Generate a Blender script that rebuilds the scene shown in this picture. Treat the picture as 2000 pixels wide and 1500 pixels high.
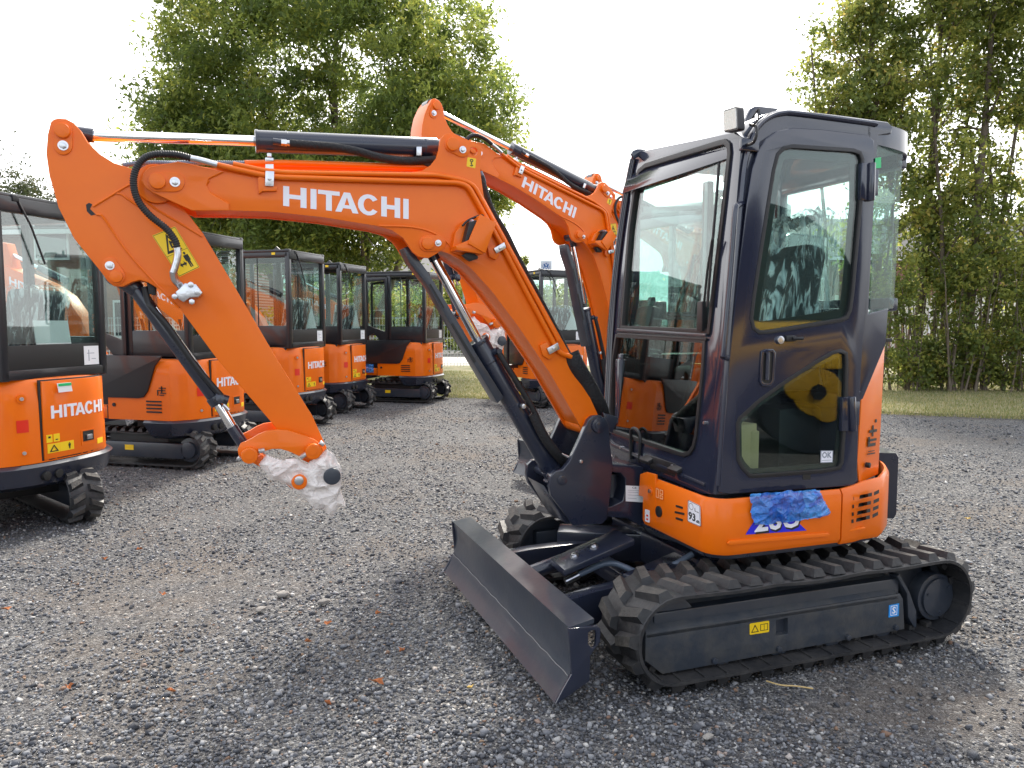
import bpy, bmesh, math, random
import numpy as np
from mathutils import Vector, Matrix, noise
from mathutils.geometry import tessellate_polygon
R = math.radians
random.seed(7); rng = np.random.default_rng(11)
for o in list(bpy.data.objects): bpy.data.objects.remove(o)
scn = bpy.context.scene; COL = scn.collection

# ------------------------------------------------------------------ camera
FPX, HOR, CAMH, VPX = 1503.0, 630.0, 1.38, 5200.0
PITCH = math.atan((750-HOR)/FPX)
cd = bpy.data.cameras.new('camera'); cam = bpy.data.objects.new('camera', cd); COL.objects.link(cam)
cd.sensor_width = 36; cd.lens = FPX/2000*36; cd.clip_end = 900; cd.clip_start = .05
cam.location = (0, 0, CAMH); cam.rotation_euler = (R(90)-PITCH, 0, 0)
scn.camera = cam
# ------------------------------------------------------------------ world: bright veiled sky
SUN_EL, SUN_AZ = R(43), R(8)          # sun stands behind the machines, a little right of the view
w = bpy.data.worlds.new('World'); scn.world = w; w.use_nodes = True
nt = w.node_tree; nt.nodes.clear()
def N(t, **k):
    n = nt.nodes.new(t)
    for a, b in k.items(): setattr(n, a, b)
    return n
sky = N('ShaderNodeTexSky', sky_type='NISHITA'); sky.sun_disc = False
sky.sun_elevation = SUN_EL; sky.sun_rotation = SUN_AZ
sky.air_density = 1.0; sky.dust_density = 3.0
tc = N('ShaderNodeTexCoord'); mp = N('ShaderNodeMapping'); mp.inputs['Scale'].default_value = (1, 1, 2.2)
nz = N('ShaderNodeTexNoise'); nz.inputs['Scale'].default_value = 2.1; nz.inputs['Detail'].default_value = 7; nz.inputs['Roughness'].default_value = .55
cr = N('ShaderNodeValToRGB'); cr.color_ramp.elements[0].position = .36; cr.color_ramp.elements[1].position = .62
cr.color_ramp.elements[0].color = (.12, .12, .12, 1); cr.color_ramp.elements[1].color = (.62, .62, .62, 1)
sx = N('ShaderNodeSeparateXYZ'); m1 = N('ShaderNodeMapRange'); m1.inputs['From Min'].default_value = -.25; m1.inputs['From Max'].default_value = .3
mx2 = N('ShaderNodeMath', operation='MAXIMUM')
mix = N('ShaderNodeMix', data_type='RGBA'); mix.inputs[7].default_value = (10.6, 10.6, 10.7, 1)
bg = N('ShaderNodeBackground'); bg.inputs['Strength'].default_value = .1; out = N('ShaderNodeOutputWorld')
l = nt.links.new
l(tc.outputs['Generated'], mp.inputs[0]); l(mp.outputs[0], nz.inputs['Vector']); l(nz.outputs['Fac'], cr.inputs[0])
l(tc.outputs['Generated'], sx.inputs[0]); l(sx.outputs['Y'], m1.inputs['Value'])   # thick bright cloud round the sun, thinner cloud behind the camera
l(cr.outputs[0], mx2.inputs[0]); l(m1.outputs[0], mx2.inputs[1])
l(mx2.outputs[0], mix.inputs[0]); l(sky.outputs[0], mix.inputs[6]); l(mix.outputs[2], bg.inputs['Color']); l(bg.outputs[0], out.inputs[0])
# ------------------------------------------------------------------ sun
sd = bpy.data.lights.new('sun', 'SUN'); sd.energy = 2.7; sd.angle = R(9); sd.color = (1, .93, .82)
sun = bpy.data.objects.new('sun', sd); COL.objects.link(sun)
dirv = Vector((math.sin(SUN_AZ)*math.cos(SUN_EL), math.cos(SUN_AZ)*math.cos(SUN_EL), math.sin(SUN_EL)))
sun.rotation_euler = dirv.to_track_quat('Z', 'Y').to_euler(); sun.location = (0, 10, 20)
vs = scn.view_settings; vs.view_transform = 'Standard'; vs.look = 'None'; vs.gamma = 1; vs.exposure = 1.42; vs.use_curve_mapping = False

# ------------------------------------------------------------------ materials
MATS = {}
def mat(name, col, rough=.5, metal=0, coat=0, bump=None, var=None, spec=None, trans=None):
    if name in MATS: return MATS[name]
    m = bpy.data.materials.new(name); m.use_nodes = True; t = m.node_tree; b = t.nodes['Principled BSDF']
    b.inputs['Base Color'].default_value = (*col, 1); b.inputs['Roughness'].default_value = rough; b.inputs['Metallic'].default_value = metal
    b.inputs['Coat Weight'].default_value = coat; b.inputs['Coat Roughness'].default_value = .08
    if spec is not None: b.inputs['Specular IOR Level'].default_value = spec
    tcn = t.nodes.new('ShaderNodeTexCoord')
    if var:       # (scale, amount, second colour)
        n = t.nodes.new('ShaderNodeTexNoise'); n.inputs['Scale'].default_value = var[0]; n.inputs['Detail'].default_value = 6; n.inputs['Roughness'].default_value = .65
        r = t.nodes.new('ShaderNodeMapRange'); r.inputs['From Min'].default_value = .42; r.inputs['From Max'].default_value = .68; r.inputs['To Max'].default_value = var[1]
        x = t.nodes.new('ShaderNodeMix'); x.data_type = 'RGBA'; x.inputs[6].default_value = (*col, 1); x.inputs[7].default_value = (*var[2], 1)
        t.links.new(tcn.outputs['Object'], n.inputs[0]); t.links.new(n.outputs[0], r.inputs[0]); t.links.new(r.outputs[0], x.inputs[0]); t.links.new(x.outputs[2], b.inputs['Base Color'])
        rr = t.nodes.new('ShaderNodeMapRange'); rr.inputs['To Min'].default_value = rough*.8; rr.inputs['To Max'].default_value = min(1, rough*1.3)
        t.links.new(n.outputs[0], rr.inputs[0]); t.links.new(rr.outputs[0], b.inputs['Roughness'])
    if bump:      # (scale, strength)
        n = t.nodes.new('ShaderNodeTexNoise'); n.inputs['Scale'].default_value = bump[0]; n.inputs['Detail'].default_value = 3
        bp = t.nodes.new('ShaderNodeBump'); bp.inputs['Strength'].default_value = bump[1]; bp.inputs['Distance'].default_value = .01
        t.links.new(tcn.outputs['Object'], n.inputs[0]); t.links.new(n.outputs[0], bp.inputs['Height']); t.links.new(bp.outputs[0], b.inputs['Normal'])
    MATS[name] = m; return m
def glassmat(name, tint, refl=1.0, film=0.0):
    wob = .02 if 'quarter' in name else .045
    m = bpy.data.materials.new(name); m.use_nodes = True; t = m.node_tree; t.nodes.clear()
    o = t.nodes.new('ShaderNodeOutputMaterial'); mxs = t.nodes.new('ShaderNodeMixShader'); tr = t.nodes.new('ShaderNodeBsdfTransparent'); gl = t.nodes.new('ShaderNodeBsdfGlossy')
    lw_ = t.nodes.new('ShaderNodeLayerWeight'); lw_.inputs['Blend'].default_value = .5; pw = t.nodes.new('ShaderNodeMath'); pw.operation = 'POWER'; pw.inputs[1].default_value = 4.5; fr = t.nodes.new('ShaderNodeMath'); fr.operation = 'MULTIPLY_ADD'; fr.inputs[1].default_value = .85; fr.inputs[2].default_value = .05; t.links.new(lw_.outputs['Facing'], pw.inputs[0]); t.links.new(pw.outputs[0], fr.inputs[0])
    mt = t.nodes.new('ShaderNodeMath'); mt.operation = 'MULTIPLY_ADD'; mt.inputs[1].default_value = refl; mt.inputs[2].default_value = film
    tr.inputs[0].default_value = (*tint, 1); gl.inputs['Roughness'].default_value = .012
    n = t.nodes.new('ShaderNodeTexNoise'); n.inputs['Scale'].default_value = 3.0; n.inputs['Detail'].default_value = 1
    bp = t.nodes.new('ShaderNodeBump'); bp.inputs['Strength'].default_value = wob; bp.inputs['Distance'].default_value = .01
    tcn = t.nodes.new('ShaderNodeTexCoord'); t.links.new(tcn.outputs['Object'], n.inputs[0]); t.links.new(n.outputs[0], bp.inputs['Height']); t.links.new(bp.outputs[0], gl.inputs['Normal'])
    t.links.new(fr.outputs[0], mt.inputs[0]); t.links.new(mt.outputs[0], mxs.inputs[0]); t.links.new(tr.outputs[0], mxs.inputs[1]); t.links.new(gl.outputs[0], mxs.inputs[2]); t.links.new(mxs.outputs[0], o.inputs[0])
    MATS[name] = m; return m
ORANGE = mat('orange_paint', (.84, .160, .001), .36, coat=.22, bump=(9, .04), var=(1.7, .6, (.74, .12, .002)), spec=.3)
NAVY = mat('dark_blue_black_paint', (.017, .022, .042), .27, coat=.5, bump=(22, .05), var=(5, .6, (.024, .027, .038)))
CABP = mat('glossy_cab_paint', (.017, .021, .042), .16, coat=.7, bump=(3, .06))
SATIN = mat('satin_dark_steel', (.028, .036, .052), .33, coat=.3, bump=(35, .07), var=(6, .8, (.05, .055, .065)))
DUSTYS = mat('dusty_track_steel', (.034, .042, .056), .42, coat=.1, bump=(50, .15), var=(7, .75, (.088, .085, .08)))
BLACK = mat('black_plastic', (.012, .012, .014), .5, bump=(60, .1))
SLEEVE = mat('woven_hose_sleeve', (.012, .012, .014), .75, bump=(90, .6))
LUGTOP = mat('dusty_lug_rubber', (.05, .047, .044), .75, bump=(60, .5), var=(14, .9, (.115, .105, .092)))
RUBBER = mat('track_rubber', (.020, .021, .024), .5, bump=(45, .3), var=(9, .7, (.055, .052, .05)))
CHROME = mat('chrome_rod', (.85, .86, .88), .06, 1)
ZINC = mat('zinc_plated_steel', (.62, .63, .66), .28, 1, bump=(60, .1))
GREYH = mat('grey_hose', (.12, .16, .22), .4, coat=.2)
WHITE = mat('white_vinyl', (.82, .82, .88), .4)
PAPER = mat('white_paper', (.8, .82, .83), .7)
YELLOW = mat('yellow_vinyl', (.9, .6, .01), .4)
RED = mat('red_reflector', (.75, .03, .01), .35)
BLUE = mat('blue_vinyl', (.02, .28, .75), .4)
DEEPBLUE = mat('deep_blue_vinyl', (.02, .02, .62), .35)
GREENV = mat('green_vinyl', (.02, .5, .16), .4)
INK = mat('black_ink', (.012, .012, .012), .5)
GREYINK = mat('grey_ink', (.25, .28, .33), .6)
SEAT = mat('dark_seat_fabric', (.02, .021, .024), .8, bump=(80, .4))
CARD = mat('brown_cardboard', (.5, .36, .19), .8, var=(4, .5, (.42, .3, .16)))
LENS = mat('milky_lamp_lens', (.45, .36, .42), .12, coat=1)
CLEARL = mat('ribbed_lamp_glass', (.8, .8, .76), .12, coat=1, bump=(150, .3))
BRASS = mat('yellow_passivated_steel', (.65, .5, .2), .3, 1)
GLASS = glassmat('tinted_cab_glass', (.84, .95, .92), 1.3, .0)
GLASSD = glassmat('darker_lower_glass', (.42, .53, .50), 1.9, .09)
GLASS3 = glassmat('clear_quarter_glass', (.72, .86, .83), .35, .02)
GLASS2 = glassmat('lightly_tinted_glass', (.82, .9, .88), 1.3, .03)
YPAINT = mat('yellow_machine_paint', (.8, .45, .02), .4, coat=.3)

# ------------------------------------------------------------------ object helpers
def tag(o, label=None, cat=None, group=None, kind=None):
    if label: o['label'] = label
    if cat: o['category'] = cat
    if group: o['group'] = group
    if kind: o['kind'] = kind
    return o
def empty(name, loc=(0, 0, 0), rz=0, sc=1):
    o = bpy.data.objects.new(name, None); COL.objects.link(o); o.location = loc; o.rotation_euler = (0, 0, rz); o.scale = (sc,)*3
    o.empty_display_size = .2; return o
SPLIT = {'blade_arm','blade_brace','bolt','control_console','grease_nipple','hose_nut','link_pin','locking_bolt','mirror_and_levers','pin_cap','pipe_clamp','post_pin','rear_lamp','roller','side_plate','travel_levers','weld_bead','wheel','window','deck'}
def clusters(bm):
    """groups of connected pieces whose boxes touch"""
    bm.verts.index_update(); p = list(range(len(bm.verts)))
    def f(i):
        while p[i] != i: p[i] = p[p[i]]; i = p[i]
        return i
    for e in bm.edges: p[f(e.verts[0].index)] = f(e.verts[1].index)
    B = {}
    for v in bm.verts: B.setdefault(f(v.index), []).append(v)
    K = [(k, [min(v.co[i] for v in vs_) for i in range(3)], [max(v.co[i] for v in vs_) for i in range(3)]) for k, vs_ in B.items()]; q = {k[0]: k[0] for k in K}
    def g(i):
        while q[i] != i: i = q[i]
        return i
    for i in range(len(K)):
        for j in range(i):
            if all(K[i][1][k] <= K[j][2][k]+.004 and K[j][1][k] <= K[i][2][k]+.004 for k in range(3)): q[g(K[i][0])] = g(K[j][0])
    G = {}
    for k in K: G.setdefault(g(k[0]), set()).add(k[0])
    return [set(v.index for k in s for v in B[k]) for s in G.values()]
def finish(bm, name, m, parent=None, smooth=35, mw=None):
    if name in SPLIT and parent:
        cl = clusters(bm)
        if len(cl) > 1:
            r = None
            for s in cl:
                b2 = bm.copy(); b2.verts.ensure_lookup_table(); bmesh.ops.delete(b2, geom=[v for v in b2.verts if v.index not in s], context='VERTS')
                o = finish_one(b2, name, m, parent, smooth, mw); r = r or o
            bm.free(); return r
    return finish_one(bm, name, m, parent, smooth, mw)
def finish_one(bm, name, m, parent=None, smooth=35, mw=None):
    me = bpy.data.meshes.new(name); bm.to_mesh(me); bm.free()
    if isinstance(m, (list, tuple)):
        for q in m: me.materials.append(q)
    else: me.materials.append(m)
    if smooth:
        me.shade_smooth(); me.set_sharp_from_angle(angle=R(smooth))
    o = bpy.data.objects.new(name, me); COL.objects.link(o)
    if parent: o.parent = parent
    elif mw is not None: o.matrix_world = mw
    return o
def bevel(bm, wd, seg=1, ang=30):
    if wd <= 0: return
    es = [e for e in bm.edges if len(e.link_faces) == 2 and e.calc_face_angle(0) > R(ang)]
    if es: bmesh.ops.bevel(bm, geom=es, offset=wd, segments=seg, profile=.6, affect='EDGES', clamp_overlap=True)
def box(bm, c, s, rot=None, bv=0):
    mtx = Matrix.Translation(c)
    if rot is not None: mtx = mtx @ rot.to_4x4()
    r = bmesh.ops.create_cube(bm, size=1, matrix=mtx @ Matrix.Diagonal((*s, 1)))
    if bv:
        es = set()
        for v in r['verts']: es.update(v.link_edges)
        bmesh.ops.bevel(bm, geom=list(es), offset=bv, segments=2, profile=.6, affect='EDGES', clamp_overlap=True)
def cyl(bm, a, b, r, r2=None, seg=24, bv=0):
    a = Vector(a); b = Vector(b); d = b-a
    q = d.to_track_quat('Z', 'Y').to_matrix().to_4x4()
    rr = bmesh.ops.create_cone(bm, cap_ends=True, cap_tris=False, segments=seg, radius1=r, radius2=r if r2 is None else r2, depth=d.length, matrix=Matrix.Translation((a+b)/2) @ q)
    if bv:
        es = [e for e in set(sum([list(v.link_edges) for v in rr['verts']], [])) if e.calc_face_angle(0) > R(50)]
        bmesh.ops.bevel(bm, geom=es, offset=bv, segments=2, profile=.6, affect='EDGES', clamp_overlap=True)
def spline(pts, n=6):
    pts = [Vector(p) for p in pts]
    if len(pts) < 3: return pts
    P = [pts[0]*2-pts[1]] + pts + [pts[-1]*2-pts[-2]]; o = []
    for i in range(1, len(P)-2):
        p0, p1, p2, p3 = P[i-1:i+3]
        for k in range(n):
            t = k/n; o.append(.5*((2*p1)+(p2-p0)*t+(2*p0-5*p1+4*p2-p3)*t*t+(3*p1-p0-3*p2+p3)*t**3))
    o.append(pts[-1]); return o
def sweep(bm, pts, rad, seg=10, cap=True):
    """tube along pts; rad number or list"""
    n = len(pts); rings = []; up = None
    for i, p in enumerate(pts):
        t = (pts[min(i+1, n-1)]-pts[max(i-1, 0)]).normalized()
        if up is None: up = t.orthogonal().normalized()
        up = (up-t*up.dot(t)).normalized(); s = t.cross(up)
        r = rad[i] if hasattr(rad, '__len__') else rad
        rings.append([bm.verts.new(p+(up*math.cos(a)+s*math.sin(a))*r) for a in [2*math.pi*k/seg for k in range(seg)]])
    for i in range(n-1):
        for k in range(seg): bm.faces.new((rings[i][k], rings[i][(k+1) % seg], rings[i+1][(k+1) % seg], rings[i+1][k]))
    if cap: bm.faces.new(rings[0][::-1]); bm.faces.new(rings[-1])
def smooth_loop(pts, it=1):
    for _ in range(it):
        q = []
        for i in range(len(pts)):
            a = Vector(pts[i]); b = Vector(pts[(i+1) % len(pts)]); q += [tuple(a*.75+b*.25), tuple(a*.25+b*.75)]
        pts = q
    return pts
def roundcorners(pts, r, n=4):
    """round the corners of a closed 2D polygon; r number or list"""
    o = []; k = len(pts)
    for i in range(k):
        p = Vector(pts[i][:2]); a = Vector(pts[i-1][:2]); b = Vector(pts[(i+1) % k][:2]); rr = r[i] if hasattr(r, '__len__') else r
        if rr <= 0: o.append(tuple(p)); continue
        da = (a-p); db = (b-p); t = min(rr, da.length*.45, db.length*.45)
        s = p+da.normalized()*t; e = p+db.normalized()*t
        for j in range(n+1):
            u = j/n; o.append(tuple(s*(1-u)**2+p*2*u*(1-u)+e*u*u))
    return o
def prism(bm, outer, holes, fn, w0, w1):
    """outline(s) in 2D, mapped by fn(u,v,w); near face at w1, far face at w0"""
    loops = [[Vector((p[0], p[1], 0)) for p in outer]]+[[Vector((p[0], p[1], 0)) for p in h] for h in (holes or [])]
    tris = tessellate_polygon(loops); flat = [v for lp in loops for v in lp]
    A = [bm.verts.new(fn(v.x, v.y, w1)) for v in flat]; B = [bm.verts.new(fn(v.x, v.y, w0)) for v in flat]
    fs = []
    for t in tris:
        try: fs.append(bm.faces.new([A[i] for i in t])); fs.append(bm.faces.new([B[i] for i in reversed(t)]))
        except ValueError: pass
    k = 0
    for lp in loops:
        n = len(lp)
        for i in range(n):
            j = (i+1) % n; fs.append(bm.faces.new((A[k+i], A[k+j], B[k+j], B[k+i])))
        k += n
    bmesh.ops.recalc_face_normals(bm, faces=fs)

# ------------------------------------------------------------------ the photographed machine's own frame
th = math.atan2(VPX-1000, FPX/math.cos(PITCH))
Bv = Vector((math.sin(th), math.cos(th))); Fv = -Bv; Lv = Vector((Bv.y, -Bv.x))
def rayw(x, y):
    cx = (x-1000)/FPX; cy = -(y-750)/FPX
    return Vector((cx, math.cos(PITCH)+cy*math.sin(PITCH), -math.sin(PITCH)+cy*math.cos(PITCH)))
CAMP = Vector((0, 0, CAMH))
def gpt(x, y, z=0):
    r = rayw(x, y); return CAMP+r*((z-CAMH)/r.z)
P0 = gpt(1300, 1362)
ORIG = Vector((P0.x-.775*Lv.x, P0.y-.775*Lv.y, 0)); YAW = math.atan2(Fv.y, Fv.x)
MROOT = Matrix.Translation(ORIG) @ Matrix.Rotation(YAW, 4, 'Z'); MINV = MROOT.inverted()
CL = MINV @ CAMP; MI3 = MINV.to_3x3()
def rl(x, y): return MI3 @ rayw(x, y)
def at(x, y, lv):              # a point of the machine on the upright plane left=lv
    r = rl(x, y); return CL+r*((lv-CL.y)/r.y)
def atz(x, y, z): r = rl(x, y); return CL+r*((z-CL.z)/r.z)
class Plane:
    def __init__(s, o, u, v):
        s.o = Vector(o); s.u = Vector(u).normalized(); s.n = s.u.cross(Vector(v)).normalized(); s.v = s.n.cross(s.u)
    def uv(s, x, y):
        r = rl(x, y); p = CL+r*((s.o-CL).dot(s.n)/r.dot(s.n)); d = p-s.o; return (d.dot(s.u), d.dot(s.v))
    def p(s, a, b, c=0): return s.o+s.u*a+s.v*b+s.n*c
    def at(s, x, y, c=0):
        a, b = s.uv(x, y); return s.p(a, b, c)
def SP(lv): return Plane((0, lv, 0), (-1, 0, 0), (0, 0, 1))      # side plane, normal to the machine's left
def slab(name, pl, outer, m, parent, w0, w1, holes=(), rc=0, bv=.003, hrc=0, raw=False, mw=None, seg=2):
    f = (lambda q: q) if raw else (lambda q: pl.uv(*q))
    o = [f(q) for q in outer]; hs = [[f(q) for q in h] for h in holes]
    if rc: o = roundcorners(o, rc, 5)
    if hrc: hs = [roundcorners(h, hrc, 5) for h in hs]
    bm = bmesh.new(); prism(bm, o, hs, pl.p, w0, w1)
    if bv: bevel(bm, bv, seg)
    return finish(bm, name, m, parent, mw=mw)
def pscale(p): return (Vector(p)-CL).dot(MI3 @ Vector((0, math.cos(PITCH), -math.sin(PITCH))))/FPX   # metres per pixel there

# lettering --------------------------------------------------------
def glyphs():
    s = .046; h = .21
    G = []
    def H(a, b): G.append(([(a, 0), (a+s, 0), (a+s, .5-h/2), (b-s, .5-h/2), (b-s, 0), (b, 0), (b, 1), (b-s, 1), (b-s, .5+h/2), (a+s, .5+h/2), (a+s, 1), (a, 1)], []))
    H(0, .178); G.append(([(.209, 0), (.255, 0), (.255, 1), (.209, 1)], []))
    G.append(([(.329, 0), (.375, 0), (.375, 1-h), (.437, 1-h), (.437, 1), (.267, 1), (.267, 1-h), (.329, 1-h)], []))
    G.append(([(.402, 0), (.450, 0), (.464, .2), (.526, .2), (.540, 0), (.588, 0), (.520, 1), (.470, 1)], [[(.476, .37), (.514, .37), (.495, .76)]]))
    o = []; i = []
    for k in range(15):
        a = R(34+k*(292/14)); o.append((.669+.087*math.cos(a), .5+.53*math.sin(a))); i.append((.669+.041*math.cos(a), .5+.33*math.sin(a)))
    G.append((o+i[::-1], []))
    H(.772, .929); G.append(([(.955, 0), (1, 0), (1, 1), (.955, 1)], []))
    return G
def lettering(fn, name, m, parent, w0=.0003, w1=.0012, mw=None):
    bm = bmesh.new()
    for o, h in glyphs(): prism(bm, o, h, fn, w0, w1)
    return finish(bm, name, m, parent, smooth=0, mw=mw)
def quadfn(pl, tl, tr, br, bl):
    c = [Vector(pl.uv(*q)) for q in (tl, tr, br, bl)]
    def f(u, v, w_):
        p = (c[3]*(1-u)+c[2]*u)*(1-v)+(c[0]*(1-u)+c[1]*u)*v
        return pl.p(p.x, p.y, w_)
    return f
def add_text(bm, s, fn, w_=.0008, box_=(0, 0, 1, 1), bold=0):
    cu = bpy.data.curves.new('t', 'FONT'); cu.body = s; cu.resolution_u = 2; cu.offset = bold
    ob = bpy.data.objects.new('t', cu); COL.objects.link(ob); dg = bpy.context.evaluated_depsgraph_get(); me = bpy.data.meshes.new_from_object(ob.evaluated_get(dg))
    vs_ = [v.co.copy() for v in me.vertices]
    if vs_:
        x0 = min(v.x for v in vs_); x1 = max(v.x for v in vs_); y0 = min(v.y for v in vs_); y1 = max(v.y for v in vs_)
        V = [bm.verts.new(fn(box_[0]+(v.x-x0)/(x1-x0+1e-9)*(box_[2]-box_[0]), box_[1]+(v.y-y0)/(y1-y0+1e-9)*(box_[3]-box_[1]), w_)) for v in vs_]
        for p in me.polygons:
            try: bm.faces.new([V[i] for i in p.vertices])
            except ValueError: pass
    bpy.data.objects.remove(ob); bpy.data.curves.remove(cu); bpy.data.meshes.remove(me)
def rectsticker(name, fn, m, parent, mw=None, rc=0, marks=None, mm=None, w0=.0002, w1=.001):
    """unit-square sticker mapped by fn, optional list of mark polygons and texts in another material"""
    bm = bmesh.new(); o = [(0, 0), (1, 0), (1, 1), (0, 1)]
    if rc: o = roundcorners(o, rc, 3)
    prism(bm, o, [], fn, w0, w1)
    for f in bm.faces: f.material_index = 0
    k = len(bm.faces)
    for mk in marks or []:
        if mk[0] == 't': add_text(bm, mk[1], fn, w1+.0004, mk[2], .035)
        elif mk[0] == 'r': prism(bm, mk[1], [mk[2]], fn, w1, w1+.0004)
        else: prism(bm, mk[1], [], fn, w1, w1+.0004)
    bm.faces.ensure_lookup_table()
    for i in range(k, len(bm.faces)): bm.faces[i].material_index = 1
    return finish(bm, name, [m, mm or INK], parent, smooth=0, mw=mw)
TRI = ('r', [(.08, .12), (.92, .12), (.5, .92)], [(.22, .2), (.78, .2), (.5, .74)])
def person_marks(x0, y0, x1, y1):
    q = lambda pts: [(x0+(x1-x0)*a, y0+(y1-y0)*b) for a, b in pts]
    hd = [(.5+.13*math.cos(a), .91+.09*math.sin(a)) for a in [k*math.pi/5 for k in range(10)]]
    return [('p', q(hd)), ('p', q([(.2, .8), (.8, .8), (.8, .42), (.7, .42), (.7, .7), (.68, 0), (.54, 0), (.5, .38), (.46, 0), (.32, 0), (.3, .7), (.3, .42), (.2, .42)]))]
# ------------------------------------------------------------------ track builder (used by every machine)
def track_parts(parent, y0, y1, xf, xr, zc, r, pitch, lug, outer_sign, res=1, name='rubber_track', inner=True):
    """rubber belt as a loop with lugs; y0<y1 lateral span; xf, xr wheel centres"""
    L1 = xf-xr; arc = math.pi*r; tot = 2*L1+2*arc
    def pt(s, off=0):
        s = s % tot
        if s < L1: return Vector((xf-s, 0, zc+r+off)), Vector((0, 0, 1)), Vector((-1, 0, 0))
        s -= L1
        if s < arc:
            a = s/r; n = Vector((-math.sin(a), 0, math.cos(a))); return Vector((xr, 0, zc))+n*(r+off), n, Vector((-math.cos(a), 0, -math.sin(a)))
        s -= arc
        if s < L1: return Vector((xr+s, 0, zc-r-off)), Vector((0, 0, -1)), Vector((1, 0, 0))
        s -= L1; a = s/r; n = Vector((math.sin(a), 0, -math.cos(a))); return Vector((xf, 0, zc))+n*(r+off), n, Vector((math.cos(a), 0, math.sin(a)))
    bm = bmesh.new(); n = int(tot/(.03 if res else .06)); rings = []
    th_ = .018; sag = .012
    for i in range(n):
        s = i*tot/n; p, nn, t = pt(s)
        dz = -sag*math.sin(math.pi*s/L1)*abs(math.sin(3*math.pi*s/L1))*.8 if s < L1 and inner else 0
        p = p+Vector((0, 0, dz)); e = .012
        prof = [(y0, -e*.5), (y0+e, 0), (y1-e, 0), (y1, -e*.5), (y1, -th_), (y0, -th_)]
        rings.append([bm.verts.new(Vector((p.x, y, p.z))+nn*o) for y, o in prof])
    for i in range(n):
        for k in range(6): bm.faces.new((rings[i][k], rings[(i+1) % n][k], rings[(i+1) % n][(k+1) % 6], rings[i][(k+1) % 6]))
    nl = int(round(tot/pitch)); wd = (y1-y0); ym = (y0+y1)/2
    def lugp(s0, ya, yb, sk, ln):
        # tapered block between lateral ya..yb, skewed by sk, centred at path s0
        P = []
        for (y, sh) in ((ya, -sk/2), (yb, sk/2)):
            for (ds, o) in ((-ln/2, -.004), (ln/2, -.004), (ln*.27, lug), (-ln*.27, lug)):
                p, nn, t = pt(s0+sh+ds); yy = y
                if o > 0: yy = y+(.012 if y == ya else -.012)
                P.append(bm.verts.new(Vector((p.x, yy, p.z))+nn*o))
        for f in ((0, 1, 2, 3), (7, 6, 5, 4), (0, 4, 5, 1), (1, 5, 6, 2), (2, 6, 7, 3), (3, 7, 4, 0)): bm.faces.new([P[k] for k in f]).material_index = 1 if f[0] == 2 or f[0] == 0 and f[1] == 1 else 0
    for i in range(nl):
        s0 = (i+.25)*tot/nl
        lugp(s0, ym+.01, y1-.004, .035*1, pitch*.62); lugp(s0+pitch*.5, y0+.004, ym-.01, -.035, pitch*.62)
        if inner and res:           # inner guide blocks and side grooves
            for sgn in (-1, 1):
                p, nn, t = pt(s0); c = p-nn*(th_+.010)+Vector((0, ym+sgn*.05, 0)); q = Matrix((t, Vector((0, 1, 0)), nn)).transposed()
                box(bm, c, (.03, .035, .026), q)
            p, nn, t = pt(s0); box(bm, p-nn*(th_+.002)+Vector((0, ym, 0)), (.012, wd*.96, .006), Matrix((t, Vector((0, 1, 0)), nn)).transposed())
    bmesh.ops.recalc_face_normals(bm, faces=bm.faces[:])
    return finish(bm, name, [RUBBER, LUGTOP], parent, smooth=25)

# ------------------------------------------------------------------ the large excavator in front
BL = .08                      # boom's near face
NEW = {}
def capsule(a, b, ra, rb, n=9):
    a = Vector(a); b = Vector(b); d = (b-a).normalized(); ang = math.atan2(d.y, d.x); o = []
    for k in range(n): t = ang+math.pi/2+math.pi*k/(n-1); o.append((a.x+ra*math.cos(t), a.y+ra*math.sin(t)))
    for k in range(n): t = ang-math.pi/2+math.pi*k/(n-1); o.append((b.x+rb*math.cos(t), b.y+rb*math.sin(t)))
    return o
def pin_with_keeper(parent, pin, bolt, lv, rp, rb, rc_=None, name='pin'):
    pl = SP(lv); s = pscale(pl.at(*pin)); rc_ = rc_ or rp*1.35
    slab('keeper_plate', pl, capsule(pin, bolt, rc_, rc_*.95), ORANGE, parent, -.004, .006, bv=.0015)
    bm = bmesh.new(); c = pl.at(*pin)
    cyl(bm, c, c+Vector((0, .022, 0)), rp*s, bv=.003, seg=28); cyl(bm, c+Vector((0, .02, 0)), c+Vector((0, .0225, 0)), rp*s*.16, seg=10)
    finish(bm, name, ORANGE, parent)
    if bolt:
        bm = bmesh.new(); c = pl.at(*bolt, .006); cyl(bm, c, c+Vector((0, .003, 0)), rb*s*1.05, seg=20); cyl(bm, c, c+Vector((0, .012, 0)), rb*s*.72, seg=6, bv=.001)
        finish(bm, 'bolt', ZINC, parent)
def pxcyl(name, a, b, lv, rpx, m, parent, seg=28, bv=.002, caps=None):
    A = at(*a, lv); B_ = at(*b, lv); bm = bmesh.new()
    r = rpx*(pscale(A)+pscale(B_))/2
    cyl(bm, A, B_, r, seg=seg, bv=bv)
    for (t, rr, ln) in caps or []:
        d = (B_-A).normalized(); c = A+(B_-A)*t; cyl(bm, c-d*ln/2, c+d*ln/2, r*rr, seg=seg, bv=bv)
    return finish(bm, name, m, parent)
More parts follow.
